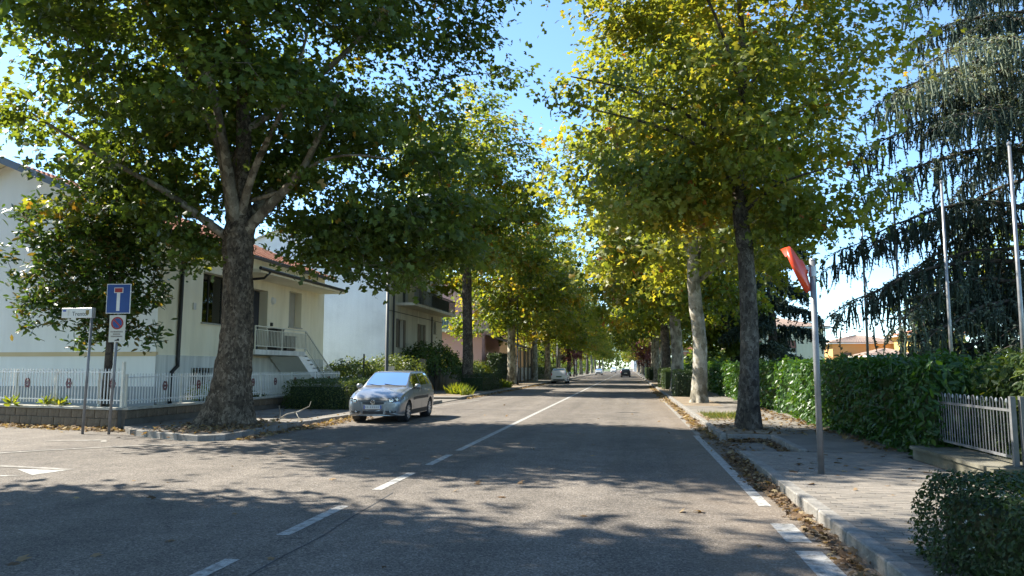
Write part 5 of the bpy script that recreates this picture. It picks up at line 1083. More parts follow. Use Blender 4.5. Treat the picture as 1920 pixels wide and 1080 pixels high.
litter('fallen_leaves', 'leaves along the far kerb under the plane row', np.concatenate([strip(1100, -8.1, 0.12, 37, 75, 0.012, .03)]), 0.13, 12, t0=0.65)
gp = np.stack([g.uniform(2.15, 3.45, 1900), 23.2 + g.normal(size=1900) * 0.7, np.full(1900, 0.124)], 1); n = len(gp)
tag(leaves_obj('grass_patch', gp, np.stack([g.normal(size=n), g.normal(size=n), g.normal(size=n) * .2], 1), np.stack([g.normal(size=n) * .5, g.normal(size=n) * .5, np.ones(n)], 1), g.uniform(0.05, 0.13, n), g.uniform(0.2, 1, n), T_BLADE, 'grass_blade'), 'patch of short sunlit grass behind the slender tree', 'grass', None, 'stuff')
# broken branch lying by the wall
tw = thing('broken_branch', 'bare grey broken branch lying on the pavement past the huge trunk', 'branch', (-9.5, 19.6, 0.12))
MB().tube([(-0.1, 0, 0.02), (0.1, 0.1, 0.16), (0.35, 0.3, 0.22), (0.62, 0.4, 0.36), (0.66, 0.42, 0.50)], [0.022, 0.02, 0.018, 0.014, 0.007], 6).build('stem', 'bark_pale', tw, True)
MB().tube([(-0.05, 0, 0.05), (-0.02, -0.05, 0.22), (-0.06, -0.06, 0.40)], [0.016, 0.012, 0.006], 5).build('twig', 'bark_pale', tw)
MB().tube([(0.3, 0.25, 0.2), (0.45, 0.1, 0.06), (0.62, 0.02, 0.03)], [0.014, 0.01, 0.006], 5).build('twig', 'bark_pale', tw)
MB().tube([(-0.3, -0.1, 0.02), (0.05, 0.02, 0.05), (0.5, 0.2, 0.02)], [0.012, 0.015, 0.008], 5).build('twig', 'bark_pale', tw)

# ================================================================== WALLS, FENCES, SIGNS
def oriented(name, label, cat, a, b, z=0.0, group=None):
    """a thing whose local +x runs from a to b"""
    a = Vector(a); b = Vector(b); d = b - a
    return thing(name, label, cat, (a.x, a.y, z), math.atan2(d.y, d.x), group), d.length
blk_m = []
for L in (0.40, 0.46):
    me = MB().box(0.006, L - 0.006, -0.13, -0.02, 0.005, 0.205).mesh('block'); bevel_mesh(me, 0.008); me.materials.append(MATS['stone_block']); blk_m.append((L, me))
def stone_wall(label, a, b, z, h):
    """blocks on the local -y side"""
    T, L = oriented('garden_wall', label, 'wall', a, b, z)
    MB().box(0.0, L, -0.10, 0.12, -0.05, h - 0.075).build('wall_core', 'wall_core', T)
    rows = int((h - 0.07) / 0.21 + 0.01); k = 0
    for r in range(rows):
        x = -0.2 * (r % 2) 
        while x < L - 0.05:
            l, me = blk_m[k % 2]; k += 1
            o = bpy.data.objects.new('block', me); col.objects.link(o); o.parent = T
            x0 = max(x, 0.0); x1 = min(x + l, L); o.location = (x0, rnd.uniform(-0.006, 0.006), h - 0.075 - (rows - r) * 0.21); o.scale = ((x1 - x0) / l, 1, 1); x += l
    x = 0.0
    cap = MB().box(0.003, 0.997, -0.17, 0.15, 0, 0.065).mesh('cap_stone'); bevel_mesh(cap, 0.008); cap.materials.append(MATS['cap_stone'])
    n = max(1, round(L)); 
    for i in range(n):
        o = bpy.data.objects.new('cap_stone', cap); col.objects.link(o); o.parent = T; o.location = (i * L / n, 0, h - 0.068 + rnd.uniform(-.003, .003)); o.scale = (L / n, 1, 1)
    return T
stone_wall('low brown stone block wall below the picket fence facing the side street', (-18.2, 18.62), (-12.62, 17.22), 0.0, 0.57)
stone_wall('low stone block wall below the picket fence along the pavement', (-12.62, 17.22), (-12.62, 33.0), 0.10, 0.46)
def picket_fence(label, a, b, zb, h, step, post_step, emblem_off, group):
    T, L = oriented('picket_fence', label, 'fence', a, b, zb, group)
    pk = MB(); pk.box(-0.011, 0.011, -0.011, 0.011, 0.08, h - 0.03); i = len(pk.v); pk.v += [(-0.011, -0.011, h - 0.03), (0.011, -0.011, h - 0.03), (0.011, 0.011, h - 0.03), (-0.011, 0.011, h - 0.03), (0, 0, h)]
    for k in range(4): pk.f.append((i + k, i + (k + 1) % 4, i + 4))
    me = pk.mesh('picket'); me.materials.append(MATS['white_iron'])
    n = int(L / step)
    for k in range(1, n):
        o = bpy.data.objects.new('picket', me); col.objects.link(o); o.parent = T; o.location = (k * step, 0, rnd.uniform(-.006, .006)); o.rotation_euler = (rnd.uniform(-.01, .01), rnd.uniform(-.008, .008), 0)
    for z in (0.17, h - 0.10): MB().box(0, L, -0.018, -0.004, z - 0.015, z + 0.015).build('rail', 'white_iron', T)
    x = 0.0
    while x < L + 0.01:
        MB().box(x - 0.025, x + 0.025, 0.012, 0.06, -0.01, h - 0.02).build('post', 'cream_iron', T); x += post_step
    x = emblem_off
    while x < L - 0.1:
        c = Vector((x, -0.035, h * 0.60)); ring = [c + Vector((0.095 * math.cos(t), 0, 0.085 * math.sin(t))) for t in np.linspace(0, 2 * math.pi, 17)]
        m = MB().tube(ring, 0.012, 5, False)
        for s in (-1, 1):
            for v_ in (-1, 1):
                m.tube([c + Vector((s * 0.03, 0, v_ * 0.02)), c + Vector((s * 0.075, 0, v_ * 0.07)), c + Vector((s * 0.045, 0, v_ * 0.125)), c + Vector((s * 0.01, 0, v_ * 0.10))], 0.011, 5)
        m.box(c.x - 0.09, c.x + 0.09, c.y - .008, c.y + .008, c.z - 0.018, c.z + 0.018)
        m.build('ornament', 'red_iron', T); x += 1.62
    return T
G_PF = 'white picket fences round the cream house'
pf = picket_fence('white iron picket fence with dark red ornaments facing the side street', (-18.2, 18.64), (-12.64, 17.24), 0.565, 0.98, 0.118, 1.62, 0.55, G_PF)
MB().box(-0.035, 0.035, -0.035, 0.035, -0.01, 1.14).build('corner_post', 'cream_iron', pf).location = (5.73, 0.0, 0)
picket_fence('white iron picket fence with dark red ornaments along the pavement', (-12.62, 17.4), (-12.62, 31.5), 0.555, 0.86, 0.118, 2.35, 1.5, G_PF)
# thin wire fence and posts between the two houses
fw = thing('garden_fence', 'thin grey wire fence between the stair and the white flank', 'fence', (-12.7, 34.0, 0.03))
for k in range(30): MB().bar((0, k * 0.22, 0), (0, k * 0.22, 1.25), 0.02).build('picket', 'grey_pole', fw)
for z in (0.2, 1.15): MB().bar((0, 0, z), (0, 6.4, z), 0.025).build('rail', 'grey_pole', fw)
for y, h in ((0.9, 2.2), (3.1, 1.7), (1.6, 1.5)): MB().bar((-0.06, y, 0), (-0.06, y, h), 0.06).build('post', 'lamp_pole', fw)
# balustrade wall of the beige house, gate and pillars
bw = thing('garden_wall', 'low pale balustrade wall with pillars by the beige house', 'wall', (-12.6, 38.5, 0.10))
MB().box(-0.1, 0.1, 0, 5.6, 0, 0.55).build('base', 'plaster_beige', bw); MB().box(-0.14, 0.14, -0.05, 5.65, 1.15, 1.25).build('coping', 'cap_stone', bw)
for k in range(16): MB().tube([(0, 0.2 + k * 0.35, 0.552), (0, 0.2 + k * 0.35, 0.75), (0, 0.2 + k * 0.35, 0.95), (0, 0.2 + k * 0.35, 1.148)], [0.05, 0.085, 0.045, 0.06], 8).build('baluster', 'cap_stone', bw)
for y in (-0.1, 2.8, 5.7): MB().box(-0.2, 0.2, y - 0.2, y + 0.2, 0, 1.55).build('pillar', 'plaster_beige', bw).location = (0.003, 0, 0.003)
gt = thing('garden_gate', 'dark solid metal gate under the large bush', 'gate', (-12.6, 44.8, 0.10))
for k in range(2): MB().box(-0.03, 0.03, 0.05 + k * 1.5, 1.45 + k * 1.5, 0.05, 1.75).build('leaf', 'lamp_pole', gt)
for y in (-0.05, 3.15): MB().box(-0.18, 0.18, y - 0.18, y + 0.18, 0, 2.0).build('pillar', 'shutter_brown', gt)
for y0, y1, lab in ((48.5, 56.5, 'dark board fence below the bush at the beige house'), (84, 96, 'grey metal fence panel behind the forked pale tree')):
    t = thing('garden_fence', lab, 'fence', (-12.5, y0, 0.10)); n = int((y1 - y0) / 0.9)
    for k in range(n): MB().box(-0.02, 0.02, k * 0.9 + 0.02, k * 0.9 + 0.86, 0.05, 1.5).build('board', 'lamp_pole' if y0 < 60 else 'galvanised', t)
    for k in range(n + 1): MB().box(-0.06, -0.025, k * 0.9 - 0.04, k * 0.9 + 0.04, 0, 1.62).build('post', 'lamp_pole', t)
gw = thing('garden_wall', 'weathered wall with pale gate near the pink house porch', 'wall', (-12.5, 57.5, 0.10))
MB().box(-0.1, 0.1, 0, 2.6, 0, 1.25).build('base', 'plaster_peach', gw); MB().box(-0.1, 0.1, 4.4, 8.6, 0, 1.35).build('base', 'stone_block', gw); MB().box(-0.14, 0.14, 4.3, 8.7, 1.352, 1.45).build('coping', 'cap_stone', gw)
for k in range(12): MB().bar((0, 2.7 + k * 0.145, 0.05), (0, 2.7 + k * 0.145, 1.5), 0.03).build('gate_bar', 'white_iron', gw)
# low concrete wall and hooped railing on the other pavement
lw = thing('garden_wall', 'low mossy concrete wall under the hooped grey railing', 'wall', (4.45, 10.25, 0.0))
MB().box(0.0, 0.62, 0.0, 2.75, -0.05, 0.26).build('base', 'concrete', lw); MB().box(-0.03, 0.66, -0.03, 2.8, 0.262, 0.31).build('coping', 'concrete', lw)
MB().box(0.622, 6.0, 0.0, 0.5, -0.05, 0.26).build('base', 'concrete', lw); MB().box(0.664, 6.0, -0.03, 0.55, 0.262, 0.31).build('coping', 'concrete', lw)
def hoop_fence(label, a, b, z):
    T, L = oriented('railing_fence', label, 'fence', a, b, z, 'hooped grey railings')
    for zz in (0.11, 0.70): MB().box(0.03, L, -0.012, 0.012, zz - 0.017, zz + 0.017).build('rail', 'grey_pole', T)
    x = 0.15; k = 0
    while x < L - 0.1:
        if k % 2 == 0:
            MB().tube([(x, 0, 0.12), (x, 0, 0.79)], 0.0075, 6).build('bar', 'grey_pole', T); MB().tube([(x, 0, 0.79), (x, 0, 0.80), (x, 0, 0.825), (x, 0, 0.85)], [0.009, 0.017, 0.017, 0.006], 6).build('finial', 'galvanised', T); x += 0.10
        else:
            w_ = 0.085; arc = [(x, 0, 0.12), (x, 0, 0.80)] + [(x + w_ / 2 - w_ / 2 * math.cos(t), 0, 0.80 + 0.055 * math.sin(t)) for t in np.linspace(0.4, math.pi - 0.4, 6)] + [(x + w_, 0, 0.80), (x + w_, 0, 0.12)]
            MB().tube(arc, 0.0075, 6).build('hoop', 'grey_pole', T); x += w_ + 0.10
        k += 1
    MB().box(-0.03, 0.03, -0.03, 0.03, 0, 0.88).build('post', 'grey_pole', T)
    return T
hoop_fence('hooped grey metal railing on the mossy wall running into the laurel hedge', (4.80, 10.48), (4.86, 13.9), 0.31)
hoop_fence('hooped grey metal railing turning away along the garden', (4.90, 10.45), (10.0, 10.45), 0.31)

# ---------------- convex traffic mirror
T = thing('traffic_mirror', 'orange backed convex traffic mirror on a galvanised pole by the laurel hedge', 'mirror', (2.55, 10.9, 0.10))
MB().tube([(0, 0, 0), (0, 0, 2.95)], 0.042, 14).build('pole', 'grey_pole', T, True)
MB().tube([(0, 0, 2.95), (0, 0, 2.975)], [0.046, 0.03], 14).build('pole_cap', 'galvanised', T)
MB().tube([(0, 0, 0), (0, 0, 0.012)], 0.10, 16).build('base_plate', 'galvanised', T)
nrm = Vector((-0.88, 0.32, -0.36)).normalized(); cen = Vector((-0.17, 0.03, 2.84)); M4 = nrm.to_track_quat('Z', 'Y').to_matrix().to_4x4()
def lathe(profile, n, mat4, c):
    m = MB()
    for r, z in profile:
        for k in range(n): m.v.append(tuple(c + mat4 @ Vector((r * math.cos(2 * math.pi * k / n), r * math.sin(2 * math.pi * k / n), z))))
    for j in range(len(profile) - 1):
        for k in range(n): m.f.append((j * n + k, j * n + (k + 1) % n, (j + 1) * n + (k + 1) % n, (j + 1) * n + k))
    return m
lathe([(0.001, -0.09), (0.10, -0.085), (0.12, -0.06), (0.30, -0.03), (0.345, -0.01), (0.352, 0.05), (0.335, 0.05), (0.33, 0.02)], 40, M4, cen).build('shell', 'mirror_orange', T, True)
lathe([(0.33, 0.018), (0.25, 0.045), (0.12, 0.062), (0.001, 0.068)], 40, M4, cen).build('mirror_face', 'mirror_glass', T, True)
upv = (M4.inverted() @ Vector((0, 0, 1))); ua = math.atan2(upv.y, upv.x); m = MB(); n = 18
for j, (r, z) in enumerate(((0.354, 0.04), (0.354, 0.125), (0.348, 0.125), (0.348, 0.04))):
    for k in range(n + 1):
        t = ua - 1.05 + 2.1 * k / n; zz = z - (0.05 * abs(k / n - 0.5) * 2 if z > 0.1 else 0); m.v.append(tuple(cen + M4 @ Vector((r * math.cos(t), r * math.sin(t), zz))))
for j in range(4):
    for k in range(n): a = j * (n + 1) + k; b = ((j + 1) % 4) * (n + 1) + k; m.f.append((a, a + 1, b + 1, b))
m.build('visor', 'mirror_orange', T)
MB().bar((0, 0, 2.78), tuple(cen + M4 @ Vector((0, 0, -0.08))), 0.05, 0.04).build('bracket', 'galvanised', T)
MB().tube([(0, 0, 2.72), (0, 0, 2.86)], 0.052, 12).build('clamp', 'galvanised', T)
# ---------------- flagpoles
for i, (x, y) in enumerate(((10.15, 21.4), (10.05, 25.6), (10.25, 30.6), (10.1, 34.2))):
    T = thing('flagpole', 'bare metal flagpole in the row in front of the weeping cedar', 'flagpole', (x, y, -0.03), 0, 'bare flagpoles')
    MB().tube([(0, 0, 0), (0.02, 0, 3), (0.03, 0, 7.55)], [0.06, 0.055, 0.042], 10).build('pole', 'flag_pole', T, True); MB().tube([(0.03, 0, 7.55), (0.03, 0, 7.60), (0.03, 0, 7.64)], [0.06, 0.06, 0.02], 10).build('cap', 'flag_pole', T); MB().bar((0.05, 0, 1.2), (0.15, 0, 1.2), 0.03).build('cleat', 'galvanised', T)
# ---------------- lamp posts
for i, y in enumerate((28.7, 64, 100, 135, 170)):
    T = thing('street_lamp', 'dark street lamp post standing behind the silver car' if i == 0 else 'slim street lamp on a dark post in the plane row', 'street lamp', (-9.55, y, 0.10), 0, 'street lamps along the avenue')
    MB().tube([(0, 0, 0), (0, 0, 1.2), (0, 0, 1.22), (0, 0, 7.6)], [0.095, 0.09, 0.075, 0.05], 12).build('pole', 'lamp_pole', T, True)
    MB().tube([(0, 0, 7.55), (0.15, 0, 7.95), (0.6, 0, 8.2), (1.3, 0, 8.3)], 0.035, 8).build('arm', 'lamp_pole', T, True)
    MB().tube([(1.2, 0, 8.3), (1.3, 0, 8.31), (1.75, 0, 8.33), (1.95, 0, 8.31)], [0.06, 0.11, 0.13, 0.05], 10).build('lamp_head', 'galvanised', T, True)
    MB().box(0.04, 0.10, -0.06, 0.06, 0.9, 1.25).build('service_door', 'black_metal', T)
# ---------------- signs
def text_mesh(body, size, mat, parent, loc, rot):
    cu = bpy.data.curves.new('lettering', 'FONT'); cu.body = body; cu.size = size; cu.extrude = 0.0008; cu.align_x = 'CENTER'; cu.align_y = 'CENTER'
    t = bpy.data.objects.new('tmp', cu); col.objects.link(t); dg = bpy.context.evaluated_depsgraph_get(); me = bpy.data.meshes.new_from_object(t.evaluated_get(dg)); bpy.data.objects.remove(t)
    me.materials.clear(); o = obj('lettering', me, mat, parent, loc); o.rotation_euler = rot; return o
FR = (R(90), 0, 0)
T = thing('street_name_sign', 'white street name plate reading Trento on a slim grey pole', 'street sign', (-12.79, 16.1, 0.0), R(-3))
MB().tube([(0, 0, 0), (0.07, 0, 2.98)], 0.032, 12).build('pole', 'grey_pole', T, True)
pl = MB().box(-0.74, 0.10, -0.055, -0.035, 2.745, 2.985); pm_ = pl.mesh('name_plate'); bevel_mesh(pm_, 0.006); obj('name_plate', pm_, 'sign_white', T)
MB().box(0.0, 0.14, -0.034, 0.03, 2.74, 2.99).build('sleeve', 'grey_pole', T)
text_mesh('Trento', 0.145, 'ink', T, (-0.235, -0.0565, 2.84), FR)
MB().box(-0.70, -0.615, -0.058, -0.0552, 2.90, 2.945).build('emblem', 'ink_blue', T); MB().box(-0.565, -0.52, -0.058, -0.0552, 2.80, 2.93).build('emblem', 'plaster_grey', T)
MB().poly([(-0.06, -0.057, 2.93), (-0.06, -0.057, 2.84), (-0.015, -0.057, 2.795), (0.03, -0.057, 2.84), (0.03, -0.057, 2.93)]).build('emblem', 'ink_gold', T)
T = thing('road_sign_post', 'grey pole with blue dead end sign above a no parking plate', 'road sign', (-12.12, 16.12, 0.0), R(6))
MB().tube([(0, 0, 0), (0.09, 0, 3.0)], 0.032, 12).build('pole', 'grey_pole', T, True)
s1 = MB().box(-0.205, 0.385, -0.062, -0.045, 2.84, 3.55).build('sign_back', 'sign_white', T)
MB().box(-0.188, 0.368, -0.066, -0.0625, 2.857, 3.533).build('blue_panel', 'sign_blue', s1)
MB().box(0.05, 0.13, -0.069, -0.0665, 2.90, 3.33).build('white_bar', 'sign_white', s1)
MB().box(-0.02, 0.20, -0.069, -0.0664, 3.332, 3.46).build('white_bar', 'sign_white', s1); MB().box(-0.005, 0.185, -0.072, -0.0694, 3.345, 3.447).build('red_bar', 'sign_red', s1)
s2 = MB().box(-0.10, 0.29, -0.062, -0.045, 2.16, 2.80).build('plate', 'sign_cream', T)
def ringp(m, c, r0, r1, y, n=36):
    i = len(m.v)
    for r in (r0, r1):
        for k in range(n): m.v.append((c[0] + r * math.cos(2 * math.pi * k / n), y, c[1] + r * math.sin(2 * math.pi * k / n)))
    for k in range(n): m.f.append((i + k, i + (k + 1) % n, i + n + (k + 1) % n, i + n + k))
    return m
cc = (0.095, 2.61)
MB().disc((cc[0], -0.0645, cc[1]), 0.112, (0, -1, 0), 32).build('blue_disc', 'sign_blue', s2)
rg = ringp(MB(), cc, 0.112, 0.150, -0.067); rg.v += [(cc[0] - 0.098, -0.0672, cc[1] + 0.072), (cc[0] - 0.072, -0.0672, cc[1] + 0.098), (cc[0] + 0.098, -0.0672, cc[1] - 0.072), (cc[0] + 0.072, -0.0672, cc[1] - 0.098)]; i = len(rg.v); rg.f.append((i - 4, i - 1, i - 2, i - 3)); rg.build('red_ring', 'sign_red', s2)
for r_, (w_, z_) in enumerate(((0.30, 2.405), (0.18, 2.35), (0.27, 2.295))):
    m = MB(); x = -w_ / 2
    while x < w_ / 2 - 0.01:
        l = rnd.uniform(0.012, 0.022); m.quad((0.095 + x, -0.0645, z_ - 0.016), (0.095 + x + l, -0.0645, z_ - 0.016), (0.095 + x + l, -0.0645, z_ + 0.016), (0.095 + x, -0.0645, z_ + 0.016)); x += l + 0.009
    m.build('small_print', 'shutter_brown', s2)
m = MB(); m.poly([(0.05, -0.0645, 2.19), (0.16, -0.0645, 2.19), (0.16, -0.0645, 2.245), (0.12, -0.0645, 2.245), (0.10, -0.0645, 2.22), (0.05, -0.0645, 2.21)]); m.build('tow_symbol', 'ink', s2)

# ================================================================== CARS
def pchip(x, xs, ys):
    xs = np.asarray(xs, float); ys = np.asarray(ys, float); h = np.diff(xs); d = np.diff(ys) / h; n = len(xs); m = np.zeros(n)
    for i in range(1, n - 1):
        if d[i - 1] * d[i] > 0: m[i] = 2 * d[i - 1] * d[i] / (d[i - 1] + d[i])
    m[0] = d[0]; m[-1] = d[-1]
    x = np.clip(x, xs[0], xs[-1]); i = np.clip(np.searchsorted(xs, x) - 1, 0, n - 2); t = (x - xs[i]) / h[i]
    return (2 * t ** 3 - 3 * t ** 2 + 1) * ys[i] + (t ** 3 - 2 * t ** 2 + t) * h[i] * m[i] + (-2 * t ** 3 + 3 * t ** 2) * ys[i + 1] + (t ** 3 - t ** 2) * h[i] * m[i + 1]
# columns: s (from the nose), bottom z, half width, z of half width, belt half width, belt z, roof edge half width, roof edge z, roof middle z
HATCH = np.array([
    (0.00, .27, .50, .42, .50, .56, .44, .63, .635), (0.05, .22, .68, .43, .66, .60, .52, .68, .69), (0.18, .19, .775, .46, .735, .68, .57, .755, .77),
    (0.45, .18, .815, .50, .765, .79, .60, .85, .87), (0.80, .18, .825, .55, .78, .875, .62, .93, .95), (1.05, .18, .825, .57, .785, .915, .64, .975, .995),
    (1.22, .18, .825, .58, .79, .93, .65, 1.075, 1.095), (1.60, .18, .825, .6, .79, .95, .60, 1.30, 1.325), (1.88, .18, .825, .6, .79, .96, .575, 1.405, 1.44),
    (2.40, .18, .825, .6, .79, .975, .57, 1.425, 1.465), (3.00, .18, .825, .6, .785, .985, .57, 1.43, 1.468), (3.45, .18, .82, .6, .78, 1.0, .56, 1.415, 1.452),
    (3.64, .20, .815, .6, .77, 1.0, .57, 1.34, 1.372), (3.80, .24, .80, .58, .75, .97, .61, 1.06, 1.08), (3.87, .26, .76, .56, .70, .80, .58, .86, .87), (3.90, .28, .70, .50, .64, .64, .52, .70, .705)])
SEC = {}; GRID = {}
def car(name, label, loc, rz, tab, paint, glass, detail, scale=(1, 1, 1), rims='rim', wheels=(0.80, 3.26), wr=0.295, rear_style='hatch', group=None):
    T = thing(name, label, 'car', loc, rz, group); T.scale = scale
    LEN = tab[-1, 0]
    def sec(s):
        key = (id(tab), round(float(s), 5))
        if key in SEC: return SEC[key]
        c = [float(pchip(np.array([s]), tab[:, 0], tab[:, k])[0]) for k in range(1, 9)]; zb, hw, zw, hs, zs, hr, zre, zr = c
        SEC[key] = np.array([(0, zb), (hw * .86, zb), (hw * .965, zb + .07), (hw, zw), (hw * .995, zw + (zs - zw) * .55), (hs, zs), ((hs + hr) / 2 + .012, (zs + zre) / 2), (hr, zre), (hr * .86, zre + (zr - zre) * .55), (hr * .5, zr - .006), (0, zr)])
        return SEC[key]
    # profile parameter 0..10 along the section
    def S(s, v, off=0.0):
        p = sec(s); i = min(int(v), 9); f = v - i
        def cr(a, b, c, d, t): return 0.5 * ((2 * b) + (-a + c) * t + (2 * a - 5 * b + 4 * c - d) * t * t + (-a + 3 * b - 3 * c + d) * t ** 3)
        if i in (0,): xz = p[i] * (1 - f) + p[i + 1] * f
        else: xz = cr(p[max(i - 1, 0)], p[i], p[i + 1], p[min(i + 2, 10)] if i < 9 else np.array([-p[9][0], p[9][1]]), f)
        return np.array([xz[0], s, xz[1]])
    def nrm_at(s, v):
        e = 0.01; a = S(min(s + e, LEN), v) - S(max(s - e, 0), v); b = S(s, min(v + .05, 10)) - S(s, max(v - .05, 0)); n_ = np.cross(a, b); n_ = n_ / (np.linalg.norm(n_) + 1e-9)
        return n_ if n_[0] >= -0.02 or n_[2] > 0.3 else n_
    cen = np.array([0, LEN / 2, 0.7])
    ss = np.unique(np.concatenate([np.linspace(0, .2, 8), np.linspace(.2, LEN - .2, 130 if paint == 'car_silver' else 60), np.linspace(LEN - .2, LEN, 8)])); vv = np.unique(np.concatenate([np.linspace(0, 1, 3), np.linspace(1, 10, 64 if paint == 'car_silver' else 32)]))
    key = (id(tab), len(ss))
    if key not in GRID: GRID[key] = np.array([[S(s, v) for v in vv] for s in ss])
    G_ = GRID[key]; ns, nv = G_.shape[:2]; m = MB()
    for sgn in (1, -1):
        b = len(m.v); m.v += [(float(p[0]) * sgn, float(p[1]), float(p[2])) for row in G_ for p in row]
        for i in range(ns - 1):
            for j in range(nv - 1):
                c = (G_[i, j] + G_[i + 1, j + 1]) / 2
                if c[0] > 0.45 and any(math.hypot(c[1] - w_, c[2] - wr) < wr + 0.045 for w_ in wheels): continue
                if c[2] < 0.3 and any(abs(c[1] - w_) < wr for w_ in wheels) and c[0] > 0.4: continue
                vm = (vv[j] + vv[j + 1]) / 2; sm = (ss[i] + ss[i + 1]) / 2
                if in_glass(sm, vm, tab): continue
                q_ = (b + i * nv + j, b + i * nv + j + 1, b + (i + 1) * nv + j + 1, b + (i + 1) * nv + j); m.f.append(q_ if sgn < 0 else q_[::-1])
        for i, rev in ((0, sgn > 0), (ns - 1, sgn < 0)):
            loop = [b + i * nv + j for j in range(nv)]; c = len(m.v); m.v.append((0, float(ss[i]), float(G_[i, :, 2].mean())))
            for j in range(nv - 1): m.f.append((c, loop[j], loop[j + 1]) if rev else (c, loop[j + 1], loop[j]))
    me = m.mesh('body', True); bm = bmesh.new(); bm.from_mesh(me); bmesh.ops.remove_doubles(bm, verts=bm.verts, dist=1e-4); bmesh.ops.recalc_face_normals(bm, faces=bm.faces); bm.to_mesh(me); bm.free()
    me.polygons.foreach_set('use_smooth', [True] * len(me.polygons))
    body = obj('body', me, paint, T)
    def patch(nm, s0, s1, v0, v1, mat, parent, off=0.004, sgns=(1, -1), nS=12, nV=8, both=False, slope=0.0):
        for sg in sgns:
            mm = MB(); 
            for i in range(nS + 1):
                for j in range(nV + 1):
                    v = v0 + (v1 - v0) * j / nV; s = s0 + (s1 - s0) * i / nS + slope * (v - v0)
                    p = S(s, v) + nrm_out(s, v) * off; mm.v.append((p[0] * sg, p[1], p[2]))
            for i in range(nS):
                for j in range(nV): a = i * (nV + 1) + j; mm.f.append((a, a + 1, a + nV + 2, a + nV + 1))
            mm.build(nm, mat, parent, True)
    def nrm_out(s, v):
        n_ = nrm_at(s, v); p = S(s, v); d = p - np.array([0, p[1], 0.75]); 
        if s < 0.5: d = d + np.array([0, -0.3, 0])
        return n_ if n_ @ d > 0 else -n_
    def full(nm, s0, s1, v0, mat, off=0.004, nS=12, nV=10):
        mm = MB(); cols = [(1, v0 + (10 - v0) * j / nV) for j in range(nV + 1)] + [(-1, 10 - (10 - v0) * (j + 1) / nV) for j in range(nV)]
        for i in range(nS + 1):
            for sg, v in cols: p = S(s0 + (s1 - s0) * i / nS, v) + nrm_out(s0 + (s1 - s0) * i / nS, v) * off; mm.v.append((p[0] * sg, p[1], p[2]))
        k = len(cols)
        for i in range(nS):
            for j in range(k - 1): a = i * k + j; mm.f.append((a, a + 1, a + k + 1, a + k))
        return mm.build(nm, mat, T, True)
    ws0, ws1, rs0, rs1 = glass_spans(tab)
    full('windscreen', ws0 - .01, ws1 + .01, 7.35, glass, -0.004); full('rear_window', rs0 - .01, rs1 + .01, 7.45, glass + '_dark', -0.004)
    for a, b in side_spans(tab): patch('side_window', a - .008, b + .008, 5.28, 6.82, glass + '_dark', T, -0.004)
    # interior so that the glass shows something
    MB().box(-.60, .60, 1.35, LEN - .45, .30, .62).build('floor_pan', 'car_plastic', T)
    for x in (-.33, .33):
        st_ = MB().box(x - .22, x + .22, 1.75, 2.2, .45, .68); st_.box(x - .21, x + .21, 2.14, 2.28, .68, 1.12); st_.box(x - .11, x + .11, 2.18, 2.26, 1.14, 1.32); st_.build('seat', 'seat_cloth', T)
    MB().box(-.55, .55, 2.75, 2.95, .45, 1.08).build('seat', 'seat_cloth', T); MB().box(-.58, .58, 1.22, 1.5, .80, .95).build('dashboard', 'car_plastic', T)
    MB().tube([(.33 + .17 * math.cos(t), 1.56 + .05 * math.sin(t), 1.0 + .15 * math.sin(t)) for t in np.linspace(0, 6.2832, 17)], .014, 6).build('steering_wheel', 'car_plastic', T)
    # wheels
    for w_ in wheels:
        for sg in (1, -1):
            x0 = sg * (tab[:, 2].max() - 0.02); wt = thing_part('wheel', T, (x0 - sg * 0.09, w_, wr))
            prof = [(0.20, -.095), (0.265, -.10), (0.29, -.085), (wr, -.05), (wr, .05), (0.29, .085), (0.265, .10), (0.20, .095)]
            ml = Matrix.Rotation(R(90), 4, 'Y'); lathe(prof, 28, ml, Vector((0, 0, 0))).build('tyre', 'tyre', wt, True)
            rm = lathe([(0.20, -.09), (0.20, .085), (0.185, .088), (0.18, .05), (0.05, .06), (0.001, .065)], 28, Matrix.Rotation(R(90 * sg), 4, 'Y'), Vector((0, 0, 0))).build('rim', 'car_plastic', wt)
            mm = MB()
            for k in range(9):
                t = 2 * math.pi * k / 9; mm.bar((sg * .075, .04 * math.cos(t), .04 * math.sin(t)), (sg * .083, .178 * math.cos(t), .178 * math.sin(t)), 0.045, 0.018, up=(1, 0, 0))
            mm.tube([(sg * .06, 0, 0), (sg * .09, 0, 0)], [.05, .04], 12); mm.build('wheel_cover', rims, wt)
            rgm = lathe([(0.178, .08), (0.20, .09), (0.205, .082)], 28, Matrix.Rotation(R(90 * sg), 4, 'Y'), Vector((0, 0, 0))); rgm.build('rim_edge', rims, wt)
            # dark wheel housing
            hp = lathe([(0.12, -.16), (wr + .04, -.16), (wr + .045, .06)], 28, Matrix.Rotation(R(90 * sg), 4, 'Y'), Vector((x0 - sg * .10, w_, wr))); hp.build('wheel_arch', 'car_plastic', T)
    for sg in (1, -1):
        mh = MB(); c = Vector((sg * (tab[:, 2].max() + .085), 1.42, 1.0))
        for z_, r_ in ((-.075, .03), (-.06, .075), (0, .10), (.06, .085), (.08, .03)):
            for k in range(12): t = 2 * math.pi * k / 12; mh.v.append((c.x + r_ * math.cos(t), c.y + r_ * .8 * math.sin(t), c.z + z_))
        for j in range(4):
            for k in range(12): mh.f.append((j * 12 + k, j * 12 + (k + 1) % 12, (j + 1) * 12 + (k + 1) % 12, (j + 1) * 12 + k))
        mo = mh.build('wing_mirror', paint, T, True); MB().bar((sg * .77, 1.42, .955), (c.x, c.y, .965), 0.05, .03).build('mirror_arm', 'car_plastic', mo)
    detail(T, S, patch, full, LEN, nrm_out)
    return T
